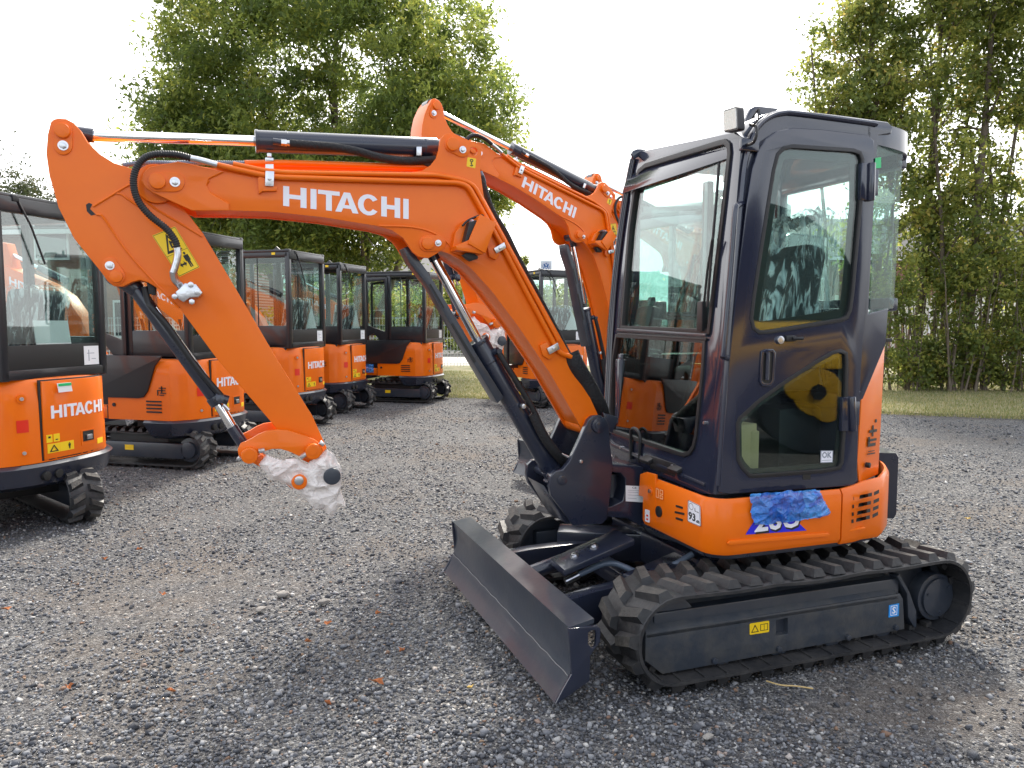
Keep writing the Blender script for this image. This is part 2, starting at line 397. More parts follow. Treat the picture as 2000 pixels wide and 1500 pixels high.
def pxtube(name, pts, lv, rpx, m, parent, seg=10, n=5, ribs=None, straight=False, mw=None):
    P = [at(p[0], p[1], p[2] if len(p) > 2 else lv) for p in pts]; s = pscale(P[len(P)//2])
    if straight:
        Q = []
        for i, p in enumerate(P):
            if 0 < i < len(P)-1:
                a = (P[i-1]-p); b = (P[i+1]-p); t = min(.02, a.length*.4, b.length*.4); A = p+a.normalized()*t; B_ = p+b.normalized()*t
                Q += [A, (A+B_+p*2)/4, B_]
            else: Q.append(p)
    else: Q = spline(P, n)
    r = rpx*s
    if ribs:
        tot = [0]
        for i in range(1, len(Q)): tot.append(tot[-1]+(Q[i]-Q[i-1]).length)
        m_ = int(tot[-1]/ribs)*4; R_ = []; rad = []; j = 0
        for k in range(m_+1):
            d = tot[-1]*k/m_
            while j < len(tot)-2 and tot[j+1] < d: j += 1
            u = (d-tot[j])/max(1e-9, tot[j+1]-tot[j]); R_.append(Q[j].lerp(Q[j+1], u)); rad.append(r*(1.0 if (k % 4) in (1, 2) else .84))
        Q = R_; r = rad
    bm = bmesh.new(); sweep(bm, Q, r, seg); return finish(bm, name, m, parent, smooth=60, mw=mw)

def big_excavator():
    root = empty('mini_excavator', ORIG, YAW)
    # ---------------- boom
    near = BL; far = -.14
    boomo = [(277,354),(279,342),(289,329),(310,321),(348,318),(400,326),(450,331),(540,336),(680,337),(800,337),(825,333),(842,322),(853,308),(858,290),(860,272),(868,263),(882,259),(894,264),(937,284),(941,292),(938,335),(945,385),(975,440),(1034,548),(1116,696),(1163,800),(1176,828),(1165,846),(1150,846),(1138,840),(1074,728),(1012,637),(960,568),(921,525),(900,508),(879,496),(861,490),(852,496),(837,504),(819,502),(806,492),(797,478),(787,464),(765,449),(735,441),(630,424),(525,413),(447,411),(375,410),(300,376),(284,367)]
    boxo = [(370,330),(450,334),(540,339),(680,341),(830,341),(880,345),(930,360),(950,395),(975,445),(1032,550),(1113,697),(1158,800),(1150,835),(1142,838),(1076,726),(1014,635),(962,566),(922,522),(880,494),(850,478),(810,462),(765,447),(735,439),(630,422),(525,411),(447,409),(380,407)]
    pl = SP(near)
    boom = slab('boom', pl, boxo, ORANGE, root, -.218, -.004, bv=.004)
    # side plates, one each side, with fork, hump and lug
    bm = bmesh.new()
    for w0, w1 in ((-.018, 0), (-.224, -.206)): prism(bm, [pl.uv(*q) for q in boomo], [[pl.uv(925+8*math.cos(a), 296+8*math.sin(a)) for a in [k*math.pi/6 for k in range(12)]]], pl.p, w0, w1)
    bevel(bm, .003, 2); finish(bm, 'side_plate', ORANGE, boom)
    # doubler on the fork and the lug, weld lines
    slab('fork_plate', pl, [(276,354),(281,338),(292,327),(348,316),(378,322),(438,336),(408,350),(403,363),(412,377),(447,398),(448,412),(375,412),(298,377),(283,367)], ORANGE, boom, 0, .008, bv=.004, seg=3)
    bm = bmesh.new()
    for pts in ([(740,441),(800,443),(840,452),(870,470),(888,492)], [(408,352),(402,363),(412,378),(447,399)]):
        sweep(bm, spline([at(x, y, near+.002) for x, y in pts], 5), .0045, 6)
    finish(bm, 'weld_bead', ORANGE, boom)
    pin_with_keeper(boom, (308,355), (342,356), near+.008, 15, 9, 20)
    pin_with_keeper(boom, (883,283), (903,293), near, 13, 6.5, 15)
    pin_with_keeper(boom, (834,476), (855,475), near, 12, 6, 16)
    lettering(quadfn(pl, (553,363), (798,389), (798,428), (553,402)), 'brand_lettering', WHITE, boom)
    rectsticker('lifting_point_sticker', quadfn(pl, (913,307), (930,310), (928,329), (911,325)), YELLOW, boom, rc=.1, marks=[('r', [(.5+.2*math.cos(k*math.pi/5), .72+.17*math.sin(k*math.pi/5)) for k in range(10)], [(.5+.1*math.cos(k*math.pi/5), .72+.08*math.sin(k*math.pi/5)) for k in range(10)]), ('p', [(.45, .55), (.55, .55), (.58, .35), (.75, .25), (.6, .12), (.35, .15), (.4, .22), (.6, .24), (.45, .35)])])
    # foot boss
    bm = bmesh.new(); c = at(1160, 832, near+.012); cyl(bm, c, c-Vector((0, .25, 0)), .048, seg=32, bv=.004); finish(bm, 'foot_boss', ORANGE, boom)
    # steel pipes
    pxtube('steel_pipe', [(424,322),(450,328),(515,342),(545,346),(895,357),(915,364),(957,438),(984,486),(1034,581),(1079,665),(1092,689),(1116,697)], near+.012, 5, ORANGE, boom, straight=True)
    pxtube('steel_pipe', [(455,320),(516,333),(560,337),(855,342),(905,352),(926,362),(968,440),(1045,580),(1090,665)], near+.008, 4.5, ORANGE, boom, straight=True)
    pxtube('steel_pipe', [(478,319),(560,318),(845,327)], -.02, 6, ORANGE, boom, straight=True)
    pxtube('steel_pipe', [(500,325),(850,331)], -.08, 5, ORANGE, boom, straight=True)
    # clamps
    for q, br in (([(518,336),(535,337),(534,366),(517,365)], [(506,346),(520,350),(520,362),(540,365),(540,374),(512,375),(505,380),(503,350)]),
              ([(961,486),(981,474),(985,485),(966,496)], [(950,484),(962,480),(974,498),(966,508),(954,502)]),
              ([(1064,680),(1085,669),(1089,681),(1069,692)], [(1052,674),(1066,668),(1080,694),(1070,702),(1058,694)])):
        slab('clamp_bracket', pl, br, ORANGE, boom, 0, .016, bv=.002)
        slab('pipe_clamp', pl, q, ZINC, boom, .017, .026, bv=.0015)
        c = pl.at(sum(p[0] for p in q)/4, sum(p[1] for p in q)/4, .026); bm = bmesh.new(); cyl(bm, c, c+Vector((0, .008, 0)), .008, seg=6, bv=.001); finish(bm, 'bolt', ZINC, boom)
    c = at(526, 306, -.02); bm = bmesh.new(); box(bm, at(526, 322, -.02), (.03, .02, .03)); box(bm, at(526, 312, -.02), (.03, .025, .012), bv=.002); cyl(bm, c, c+Vector((0, 0, .012)), .009, seg=6); finish(bm, 'pipe_clamp', ZINC, boom)
    # work lamp with its guard
    lampb = slab('lamp_guard', pl, [(924,424),(955,441),(934,499),(901,480),(904,470)], ORANGE, boom, .088, .098, bv=.003)
    slab('guard_side', pl, [(926,425),(954,440),(950,452),(921,438)], ORANGE, lampb, 0, .09, bv=.002)
    slab('guard_base', pl, [(910,470),(938,486),(932,500),(881,492),(879,484)], ORANGE, lampb, -.002, .089, bv=.003)
    slab('guard_foot', pl, [(879,492),(886,455),(904,433),(924,426),(935,440),(915,492),(900,500)], ORANGE, lampb, 0, .03, bv=.004)
    slab('lamp_housing', pl, [(896,478),(906,438),(918,434),(940,448),(924,488)], BLACK, lampb, .032, .082, bv=.006, seg=3)
    A = pl.at(901, 476, .03); B_ = pl.at(914, 433, .03)
    lp = Plane(A, (0, 1, 0), B_-A)
    bm = bmesh.new(); hh = (B_-A).length
    prism(bm, roundcorners([(.004, .002), (.05, .002), (.05, hh), (.004, hh)], .012, 4), [], lp.p, -.004, .006); bevel(bm, .002)
    finish(bm, 'lamp_lens', LENS, lampb)
    pxtube('lamp_cable', [(903,441,near+.05),(915,430,near+.04),(938,421,near+.02),(951,425,near+.01),(960,445,near-.02)], near, 2.2, BLACK, lampb, 6)
    slab('rubber_plug', pl, [(896,500),(911,492),(926,503),(925,508),(912,512),(905,508)], BLACK, lampb, .03, .06, bv=.003)
    # long black sleeve along the boom's back and down into the post
    pxtube('hose_sleeve', [(941,345,-.06),(948,372,-.04),(962,412,-.03),(988,455,-.03),(1010,500,-.03),(1045,565,-.04),(1092,655,-.04),(1110,690,-.03),(1130,728,.02)], -.03, 5.5, SLEEVE, boom, 10)
    pxtube('hose_sleeve', [(1114,690,.06),(1124,712,.07),(1142,742,.06),(1160,775,.05),(1172,800,.02),(1176,822,-.02)], .05, 17, SLEEVE, boom, 14)
    pxtube('grey_pipe', [(938,335,-.1),(945,352,-.1),(947,375,-.1)], -.1, 4, GREYH, boom)
    # ---------------- arm
    aw = .036; pa = SP(aw)
    armo = [(99,238),(105,233),(113,231),(129,232),(144,240),(156,253),(172,279),(195,301),(222,318),(245,325),(262,331),(300,345),(330,372),(360,408),(396,455),(480,597),(540,700),(610,812),(638,874),(634,890),(622,901),(606,906),(590,898),(575,880),(560,862),(531,826),(423,700),(348,598),(320,573),(306,562),(288,551),(272,547),(258,551),(240,560),(222,559),(210,549),(198,532),(180,510),(144,465),(114,405),(96,342),(90,300),(93,262)]
    arm = slab('arm', pa, armo, ORANGE, root, -.165, 0, bv=.005, seg=3)
    bm = bmesh.new()
    for pts in ([(182,403),(215,383),(250,362),(275,352)], [(188,419),(196,420),(204,428),(255,500),(340,592),(350,600)], [(228,378),(238,380),(252,390),(300,422)], [(262,372),(300,405),(350,435),(395,462)]):
        sweep(bm, spline([at(x, y, aw+.001) for x, y in pts], 5), .005, 6)
    finish(bm, 'weld_bead', ORANGE, arm)
    slab('slot', pa, [(168,400),(174,396),(180,399),(176,408),(184,416),(187,419),(178,421),(170,413)], BLACK, arm, -.002, .0015, bv=0)
    pin_with_keeper(arm, (123,257), (124,285), aw, 14, 9, 19)
    pin_with_keeper(arm, (228,540), (215,519), aw, 12, 8, 17)
    bm = bmesh.new(); c = at(306, 360, aw); cyl(bm, c, c+Vector((0, .02, 0)), .07, seg=36, bv=.003); finish(bm, 'pivot_boss', ORANGE, arm)
    rectsticker('warning_sticker', quadfn(pa, (297,460), (342,442), (390,522), (350,541)), YELLOW, arm, rc=.03, marks=[
        ('r', [(.12, .52), (.78, .5), (.5, .93)], [(.24, .57), (.68, .555), (.5, .84)]), ('p', [(.4, .6), (.48, .6), (.5, .7), (.6, .66), (.58, .72), (.46, .78), (.42, .7)]), ('p', [(.04, .475), (.96, .475), (.96, .482), (.04, .482)]),
        ('r', [(.02, .012), (.98, .012), (.98, .988), (.02, .988)], [(.034, .022), (.966, .022), (.966, .978), (.034, .978)]),
        ('p', [(.3, .2), (.4, .26), (.4, .22), (.52, .22), (.52, .26), (.62, .2), (.52, .14), (.52, .18), (.4, .18), (.4, .14)])]+person_marks(.56, .08, .92, .44))
    # hose along the arm and its zinc fitting
    pxtube('ribbed_hose', [(372,309),(350,303),(330,301),(300,302),(278,312),(264,334),(261,362),(270,392),(292,420),(324,446),(341,468),(346,483)], .115, 7.2, BLACK, arm, 14, 8, ribs=.0078)
    pxtube('hose_end', [(372,309),(392,313),(424,322)], .112, 6, ZINC, arm, 12)
    pxtube('hose_end', [(346,483),(347,500),(343,518),(338,533)], .105, 7, ZINC, arm, 12)
    pxtube('hose_fitting', [(338,531,.1),(341,545,.085),(350,556,.07),(358,566,.06)], .08, 7.5, ZINC, arm, 6)
    slab('valve_block', pa, [(344,571),(352,565),(362,554),(384,556),(397,573),(389,581),(372,582),(360,591),(349,584)], ZINC, arm, 0, .045, bv=.004)
    bm = bmesh.new()
    for q, r_ in (((374,557),6), ((386,571),6), ((376,590),6), ((343,580),6)):
        c = pa.at(*q, .02); cyl(bm, c, c+Vector((0, .034, 0)), r_*.0018, seg=6, bv=.001)
    finish(bm, 'bolt', ZINC, arm)
    pxtube('ribbed_hose', [(240,323,-.02),(270,319,-.02),(310,318,-.02),(352,321,-.02)], -.02, 5, GREYH, arm, 10, ribs=.008)
    pxtube('ribbed_hose', [(262,330,-.08),(290,322,-.08),(350,318,-.08),(478,319,-.02)], -.05, 5, GREYH, arm, 10, ribs=.008)
    # ---------------- arm cylinder
    cl_ = -.045
    ac = pxcyl('arm_cylinder', (500,276), (852,290), cl_, 20.5, NAVY, root, 36, .003, [(.004, 1.06, .012), (.16, 1.015, .01), (.93, 1.02, .012)])
    pxcyl('rod', (180,265), (506,276), cl_, 10.5, CHROME, ac, 32)
    bm = bmesh.new(); c = at(124, 257, cl_); cyl(bm, c-Vector((0, .04, 0)), c+Vector((0, .04, 0)), .034, seg=24); cyl(bm, c, at(183, 265, cl_), .026, seg=20); finish(bm, 'rod_eye', NAVY, ac)
    bm = bmesh.new(); c = at(884, 284, cl_); cyl(bm, c-Vector((0, .05, 0)), c+Vector((0, .05, 0)), .036, seg=24); cyl(bm, at(852, 290, cl_), c, .034, seg=20); finish(bm, 'base_eye', NAVY, ac)
    bm = bmesh.new(); a = at(533, 276, .0); cyl(bm, a, at(556, 279, 0), .013, seg=12); finish(bm, 'port_fitting', NAVY, ac)
    bm = bmesh.new(); cyl(bm, at(549, 278, .002), at(560, 279, .002), .0135, seg=6); cyl(bm, at(560, 279, .002), at(566, 280, .002), .011, seg=12); finish(bm, 'hose_nut', ZINC, ac)
    pxtube('hose_sleeve', [(566,280,.004),(600,283,.008),(650,287,.012),(700,296,.012),(740,307,.008),(790,314,0),(850,312,-.01)], .005, 8, SLEEVE, ac, 12)
    slab('strap', SP(.006), [(813,287),(823,287),(823,304),(813,304)], ZINC, ac, 0, .006, bv=.001)
    slab('hose_manifold', SP(.0), [(812,303),(850,308),(850,322),(836,325),(812,312)], BLACK, ac, -.05, .0, bv=.004)
    # ---------------- boom cylinder
    bl_ = -.03
    bc = pxcyl('boom_cylinder', (934,668), (1082,925), bl_, 20, NAVY, root, 36, .003, [(.0, 1.1, .02), (.14, 1.03, .012), (.97, 1.05, .03)])
    pxcyl('rod', (840,490), (940,678), bl_, 9.5, CHROME, bc, 32)
    bm = bmesh.new(); c = at(834, 476, bl_); cyl(bm, c-Vector((0, .06, 0)), c+Vector((0, .06, 0)), .032, seg=24); cyl(bm, c, at(850, 508, bl_), .024); finish(bm, 'rod_eye', NAVY, bc)
    slab('rod_guard', SP(.03), [(787,485),(797,481),(812,499),(835,530),(905,645),(930,690),(984,776),(972,788),(900,668),(838,560),(800,512)], SATIN, bc, -.09, 0, bv=.004)
    slab('guard_groove', SP(.03), [(838,556),(841,554),(868,600),(866,603)], INK, bc, -.002, .001, bv=0)
    slab('guard_groove', SP(.03), [(880,633),(884,631),(930,706),(926,709)], INK, bc, -.002, .001, bv=0)
    bm = bmesh.new(); c = at(972, 686, bl_+.04); cyl(bm, at(955, 690, bl_), at(972, 685, bl_+.05), .017, seg=14, bv=.002); cyl(bm, c-Vector((0, .02, 0)), c+Vector((0, .03, 0)), .013, seg=6); finish(bm, 'port_fitting', NAVY, bc)
    pxtube('hose_sleeve', [(975,690,.03),(990,715,.035),(1015,755,.035),(1037,792,.035),(1048,815,.035)], .03, 6, BLACK, bc, 10)
    pxtube('steel_tube', [(970,700,.0),(1005,760,.0),(1040,815,.0),(1085,890,.0)], .0, 3, NAVY, bc, 8, straight=True)
    pxtube('hose_sleeve', [(1041,808,.035),(1052,832,.04),(1066,858,.04),(1082,880,.03),(1098,900,.0),(1106,915,-.03)], .03, 9.5, SLEEVE, bc, 12)
    bm = bmesh.new()
    for q in ((1021, 793), (1042, 812)):
        c = at(*q, .035); cyl(bm, c-Vector((0, .012, 0)), c+Vector((0, .016, 0)), .011, seg=8, bv=.001)
    finish(bm, 'hose_nut', ZINC, bc)
    # ---------------- bucket cylinder
    kl = -.04
    kc = pxcyl('bucket_cylinder', (262,560), (424,783), kl, 14, NAVY, root, 30, .003, [(.0, 1.1, .03), (.99, 1.18, .035)])
    pxcyl('rod', (420,778), (470,862), kl, 9.5, CHROME, kc, 28)
    bm = bmesh.new(); c = at(487, 885, kl); cyl(bm, at(452, 833, kl), c, .022, seg=20); cyl(bm, c-Vector((0, .035, 0)), c+Vector((0, .035, 0)), .03, seg=24); finish(bm, 'rod_eye', NAVY, kc)
    bm = bmesh.new(); c = at(228, 541, kl); cyl(bm, c-Vector((0, .04, 0)), c+Vector((0, .04, 0)), .034, seg=24); cyl(bm, c, at(266, 566, kl), .03, seg=20); finish(bm, 'base_eye', NAVY, kc)
    pxtube('hose_sleeve', [(282,560,.0),(290,590,.0),(300,605,.01),(330,640,.01),(385,718,.005),(432,773,.0)], .0, 6, BLACK, kc, 10)
    pxtube('steel_tube', [(305,600,-.02),(340,648,-.02),(400,735,-.02),(428,770,-.02)], -.02, 3, CHROME, kc, 8, straight=True)
    bm = bmesh.new(); cyl(bm, at(420, 775, 0), at(446, 782, .0), .018, seg=16, bv=.002); cyl(bm, at(430,779,.0), at(430,779,.03), .017, seg=8, bv=.002); finish(bm, 'port_fitting', NAVY, kc)
    bm = bmesh.new(); cyl(bm, at(436, 790, .0), at(447, 801, .0), .007, seg=8); finish(bm, 'grease_nipple', ZINC, kc)
    for q in ([(287,548),(303,560),(303,577),(290,574)],): slab('hose_manifold', SP(.01), q, BLACK, kc, -.05, 0, bv=.003)
    # ---------------- bucket linkage
    lo = [(464,878),(470,866),(482,861),(492,856),(505,848),(520,842),(540,839),(560,840),(580,846),(600,853),(615,859),(627,868),(632,880),(627,892),(615,899),(600,897),(588,893),(565,882),(548,877),(532,877),(518,881),(508,886),(500,897),(488,902),(474,899),(466,890)]
    lk = slab('bucket_link', SP(.085), lo, ORANGE, root, -.014, 0, bv=.003)
    slab('far_link', SP(.085), lo, ORANGE, lk, -.254, -.240, bv=.003)
    bm = bmesh.new()
    for q in ((487, 888), (611, 880)):
        c = at(*q, .084); cyl(bm, c, c+Vector((0, .03, 0)), .0305, seg=30, bv=.003); c2 = c-Vector((0, .252, 0)); cyl(bm, c2-Vector((0, .03, 0)), c2, .0305, seg=30, bv=.003); cyl(bm, c2, c, .024)
    finish(bm, 'link_pin', ORANGE, lk)
    bm = bmesh.new()
    for q, d in (((487, 888), 1), ((611, 880), 1)):
        c = at(*q, .115); bmesh.ops.create_circle(bm, segments=6, radius=.001)
        cyl(bm, c+Vector((0, 0, 0)), c+Vector((0, .0004, 0)), .019, seg=30)
        cyl(bm, c+Vector((0, .0004, 0)), c+Vector((0, .0012, 0)), .017, seg=30)
    finish(bm, 'pin_cap', ORANGE, lk)
    bm = bmesh.new()
    for a, b in (((505, 881), (517, 879)), ((464, 893), (470, 897)), ((586, 894), (598, 886)), ((624, 863), (632, 870))):
        A = at(*a, .1); B_ = at(*b, .1); cyl(bm, A, B_, .0095, seg=6, bv=.001)
    finish(bm, 'locking_bolt', ZINC, lk)
    slab('lower_link', SP(.03), [(487,900),(508,890),(532,905),(575,925),(600,945),(590,958),(570,955),(540,930),(508,912),(495,905)], ORANGE, lk, -.13, 0, bv=.004)
    # wrapped pins: discs that show through the film
    bm = bmesh.new(); c = at(585, 942, .120); cyl(bm, c-Vector((0, .24, 0)), c, .030, seg=28, bv=.006); finish(bm, 'wrapped_boss', ORANGE, lk)
    bm = bmesh.new(); c = at(584, 939, .124); cyl(bm, c-Vector((0, .01, 0)), c, .018, seg=20, bv=.004); finish(bm, 'wrapped_pin', ZINC, lk)
    NEW['arm_tip'] = at(649, 931, .07)
    bm = bmesh.new(); c = at(649, 931, .122); cyl(bm, c-Vector((0, .24, 0)), c, .034, seg=28, bv=.006); finish(bm, 'wrapped_pin', SATIN, lk)
    slab('arm_tip_plate', SP(.03), [(600,900),(634,888),(655,905),(668,930),(655,950),(640,948),(620,925)], ORANGE, lk, -.14, 0, bv=.004)
    # ---------------- swing post
    posto = [(1149,820),(1158,812),(1172,811),(1184,818),(1190,832),(1192,870),(1197,905),(1193,960),(1186,1014),(1176,1024),(1120,1027),(1077,968),(1073,950),(1075,930),(1085,920),(1099,917),(1112,902),(1133,857)]
    sp = slab('swing_post', SP(.125), posto, NAVY, root, -.03, 0, bv=.006, seg=3)
    slab('far_cheek', SP(.125), posto, NAVY, sp, -.31, -.28, bv=.006)
    slab('post_body', SP(.095), [(1165,905),(1195,905),(1186,1012),(1176,1022),(1122,1024),(1118,990),(1140,930)], NAVY, sp, -.25, -.001, bv=.006)
    bm = bmesh.new(); c = at(1168, 830, .125); cyl(bm, c-Vector((0, .3, 0)), c+Vector((0, .014, 0)), .033, seg=32, bv=.003); cyl(bm, c, c+Vector((0, .018, 0)), .02, seg=24, bv=.001)
    c = at(1098, 938, .125); cyl(bm, c-Vector((0, .3, 0)), c+Vector((0, .004, 0)), .022, seg=24, bv=.002)
    finish(bm, 'post_pin', NAVY, sp)
    bm = bmesh.new(); c = at(1134, 901, .125); cyl(bm, c, c+Vector((0, .008, 0)), .009, seg=6, bv=.001); finish(bm, 'bolt', ZINC, sp)
    bm = bmesh.new(); cyl(bm, at(1090, 885, .0), at(1120, 896, .1), .006, seg=10); finish(bm, 'guide_rod', ZINC, sp)
    bm = bmesh.new()
    for q in ((1065,938),(1072,949)):
        c = at(*q, .06); cyl(bm, c, c+Vector((0, .05, 0)), .01, seg=8)
    finish(bm, 'grease_nipple', NAVY, sp)
    slab('hose_guide', SP(.08), [(1178,806),(1208,815),(1196,846),(1186,842)], NAVY, sp, -.12, 0, bv=.002)
    slab('foot_wedge', SP(.09), [(1062,948),(1078,966),(1118,1024),(1105,1022)], NAVY, sp, -.2, 0, bv=.002)
    # ---------------- casting that carries the post
    br = slab('swing_bracket', SP(.11), [(1165,908),(1172,904),(1256,912),(1266,1000),(1262,1030),(1240,1022),(1225,1012),(1185,1010),(1155,1004),(1150,999),(1153,993),(1195,989),(1216,979),(1222,955),(1221,935),(1212,924),(1172,921)], NAVY, root, -.3, 0, bv=.007, seg=3)
    bm = bmesh.new(); c = at(1192, 960, -.03); cyl(bm, c-Vector((0, 0, .08)), c+Vector((0, 0, .09)), .05, seg=28); finish(bm, 'swing_pin', NAVY, br)
    bm = bmesh.new(); c = at(1205, 960, -.04)
    for dz, r_ in ((-.05, .05), (-.015, .055), (.03, .05)): cyl(bm, c+Vector((-.05, -.1, dz)), c+Vector((-.04, .1, dz-.01)), r_*.5, seg=12)
    finish(bm, 'hose_bundle', SLEEVE, br)
    rectsticker('plate_label', quadfn(SP(.111), (1222,948), (1257,950), (1257,981), (1222,979)), PAPER, br, marks=[('t', 'CE', (.35, .82, .6, .95)), ('p', [(.1, .7), (.8, .7), (.8, .72), (.1, .72)]), ('p', [(.1, .58), (.7, .58), (.7, .6), (.1, .6)]), ('p', [(.1, .4), (.85, .4), (.85, .42), (.1, .42)]), ('p', [(.1, .2), (.6, .2), (.6, .22), (.1, .22)])], mm=GREYINK)
    # ---------------- tracks
    for s, y0, y1 in ((1, .475, .775), (-1, -.775, -.475)):
        track_parts(root, y0, y1, -.055, -1.35, .203, .176, .1, .026, s)
        yo = y1 if s > 0 else y0
        tf = slab('track_frame', SP(.71 if s > 0 else -.55), [(1261,1238),(1758,1159),(1764,1170),(1767,1229),(1294,1317),(1260,1291)], DUSTYS, root, -.16, 0, holes=[[(1516,1212),(1539,1207),(1539,1238),(1516,1242)]] if s > 0 else [], bv=.004)
        # sloping roof of the frame
        bm = bmesh.new(); z0, z1 = .222, .315; yc = (y0+y1)/2
        ya, yb = (yc+.085, yc-.02) if s > 0 else (yc-.085, yc+.02)
        V = [Vector(q) for q in ((.05, ya, z0), (-1.17, ya, z0), (-1.17, yb, z1), (.02, yb, z1))]
        vv = [bm.verts.new(q) for q in V]+[bm.verts.new(q-Vector((0, 0, .02))) for q in V]
        for f in ((0, 1, 2, 3), (7, 6, 5, 4), (0, 4, 5, 1), (1, 5, 6, 2), (2, 6, 7, 3), (3, 7, 4, 0)): bm.faces.new([vv[k] for k in f])
        bmesh.ops.recalc_face_normals(bm, faces=bm.faces[:]); bevel(bm, .004, 2)
        finish(bm, 'frame_top', DUSTYS, tf)
        bm = bmesh.new(); box(bm, (-.6, yc-.02*s, .2), (1.2, .16, .17), bv=.01); box(bm, (-1.3, yc-.05*s, .21), (.3, .1, .22), bv=.01); finish(bm, 'frame_core', SATIN, tf)
        bm = bmesh.new()
        cyl(bm, (-.055, yc-.05, .203), (-.055, yc+.05, .203), .145, seg=36, bv=.01); finish(bm, 'idler_wheel', SATIN, tf)
        bm = bmesh.new()
        for k in range(4): cyl(bm, (-.3-k*.27, yc-.07, .085), (-.3-k*.27, yc+.07, .085), .05, seg=20, bv=.005)
        cyl(bm, (-.72, yc-.03, .345), (-.72, yc+.07, .345), .03, seg=20, bv=.004)
        finish(bm, 'roller', SATIN, tf)
        bm = bmesh.new(); cyl(bm, (-1.36, yc-.06, .203), (-1.36, yc+.0, .203), .15, seg=22)
        for k in range(11):
            a = 2*math.pi*k/11; box(bm, (-1.36+.152*math.cos(a), yc-.03, .203+.152*math.sin(a)), (.03, .04, .03), Matrix.Rotation(-a, 3, 'Y'))
        finish(bm, 'sprocket', SATIN, tf)
        bm = bmesh.new(); yy = yc+.06*s; cyl(bm, (-1.415, yc, .175), (-1.415, yy, .175), .105, seg=40, bv=.008); cyl(bm, (-1.415, yy-.0*s, .175), (-1.415, yy+.012*s, .175), .085, seg=40, bv=.003)
        for a in (20, 140, 260): cyl(bm, (-1.415+.066*math.cos(R(a)), yy, .175+.066*math.sin(R(a))), (-1.415+.066*math.cos(R(a)), yy+.018*s, .175+.066*math.sin(R(a))), .006, seg=6)
        finish(bm, 'motor_cover', SATIN, tf)
        if s > 0:
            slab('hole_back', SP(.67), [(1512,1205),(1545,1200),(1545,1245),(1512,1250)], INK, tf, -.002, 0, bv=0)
            bm = bmesh.new()
            for q in ((1394,1290),(1520,1267),(1655,1244),(1748,1225)):
                c = at(*q, .71); cyl(bm, c-Vector((0, .02, 0)), c+Vector((0, .012, 0)), .013, seg=6, bv=.002)
            finish(bm, 'bolt', SATIN, tf)
            rectsticker('read_manual_sticker', quadfn(SP(.711), (1464,1218), (1502,1212), (1502,1234), (1464,1240)), YELLOW, tf, rc=.08, marks=[('r', [(.07, .16), (.47, .16), (.27, .85)], [(.13, .23), (.41, .23), (.27, .7)]), ('r', [(.54, .2), (.94, .2), (.94, .8), (.54, .8)], [(.57, .25), (.91, .25), (.91, .75), (.57, .75)]), ('p', [(.73, .2), (.75, .2), (.75, .8), (.73, .8)])])
            rectsticker('lashing_point_sticker', quadfn(SP(.711), (1736,1182), (1756,1178), (1755,1203), (1735,1206)), BLUE, tf, marks=[('t', 'S', (.32, .25, .68, .8)), ('r', [(.18, .12), (.82, .12), (.82, .9), (.18, .9)], [(.23, .17), (.77, .17), (.77, .85), (.23, .85)])], mm=WHITE)
            slab('hose_guard', SP(.7), [(1752,1125),(1757,1122),(1776,1155),(1790,1195),(1790,1225),(1786,1226),(1774,1205),(1772,1160)], SATIN, tf, -.05, .0, bv=.002)
    # ---------------- lower body
    uc = empty('x', (0, 0, 0)); bpy.data.objects.remove(uc)
    bm = bmesh.new(); box(bm, (-.72, 0, .27), (.62, .96, .16), bv=.02); box(bm, (-.72, 0, .33), (.5, .5, .16), bv=.02)
    for sy in (-1, 1):
        for sx_ in (-1, 1): box(bm, (-.72+sx_*.42, sy*.3, .26), (.5, .16, .14), Matrix.Rotation(R(28)*sx_*sy, 3, 'Z'), bv=.01)
    lb = finish(bm, 'undercarriage', NAVY, root)
    bm = bmesh.new(); cyl(bm, (-.72, 0, .37), (-.72, 0, .455), .33, seg=48, bv=.004); finish(bm, 'slew_ring', SATIN, lb)
    # ---------------- blade
    prof = [(1110,1228),(1167,1222),(1173,1228),(1173,1253),(1153,1280),(1152,1330),(1100,1367),(1085,1376),(1098,1350),(1117,1317),(1113,1267)]
    bpn = SP(.775)
    bd = bpn.uv(1110,1228)
    face = [(.388,.315),(.378,.27),(.374,.22),(.377,.175),(.384,.14),(.412,.085),(.438,.046),(.424,.046),(.398,.080),(.37,.13),(.362,.17),(.359,.22),(.362,.27),(.366,.302),(.29,.318),(.29,.334)]
    bm = bmesh.new(); prism(bm, face, [], lambda a, b, c: Vector((a, c, b)), -.765, .765)
    blade = finish(bm, 'blade', SATIN, root, smooth=17)
    slab('end_plate', bpn, prof, NAVY, blade, -.014, 0, holes=[[(1149,1236),(1155,1231),(1163,1231),(1165,1240),(1163,1262),(1156,1266),(1149,1258)]], bv=.003)
    bm = bmesh.new()
    m2 = [bpn.uv(*q) for q in prof]; prism(bm, m2, [[bpn.uv(*q) for q in ((1149,1236),(1163,1231),(1163,1262),(1152,1264))]], lambda a, b, c: bpn.p(a, b, c-1.536), -.014, 0); bevel(bm, .003); finish(bm, 'end_plate', NAVY, blade)
    bm = bmesh.new()
    sweep(bm, [Vector((.388+.002*math.sin(k*2.1), -.76+k*.0507, .138+.001*math.sin(k*3.7))) for k in range(31)], .0022, 6)
    finish(bm, 'weld_bead', mat('dull_weld', (.2, .2, .21), .5, .4), blade)
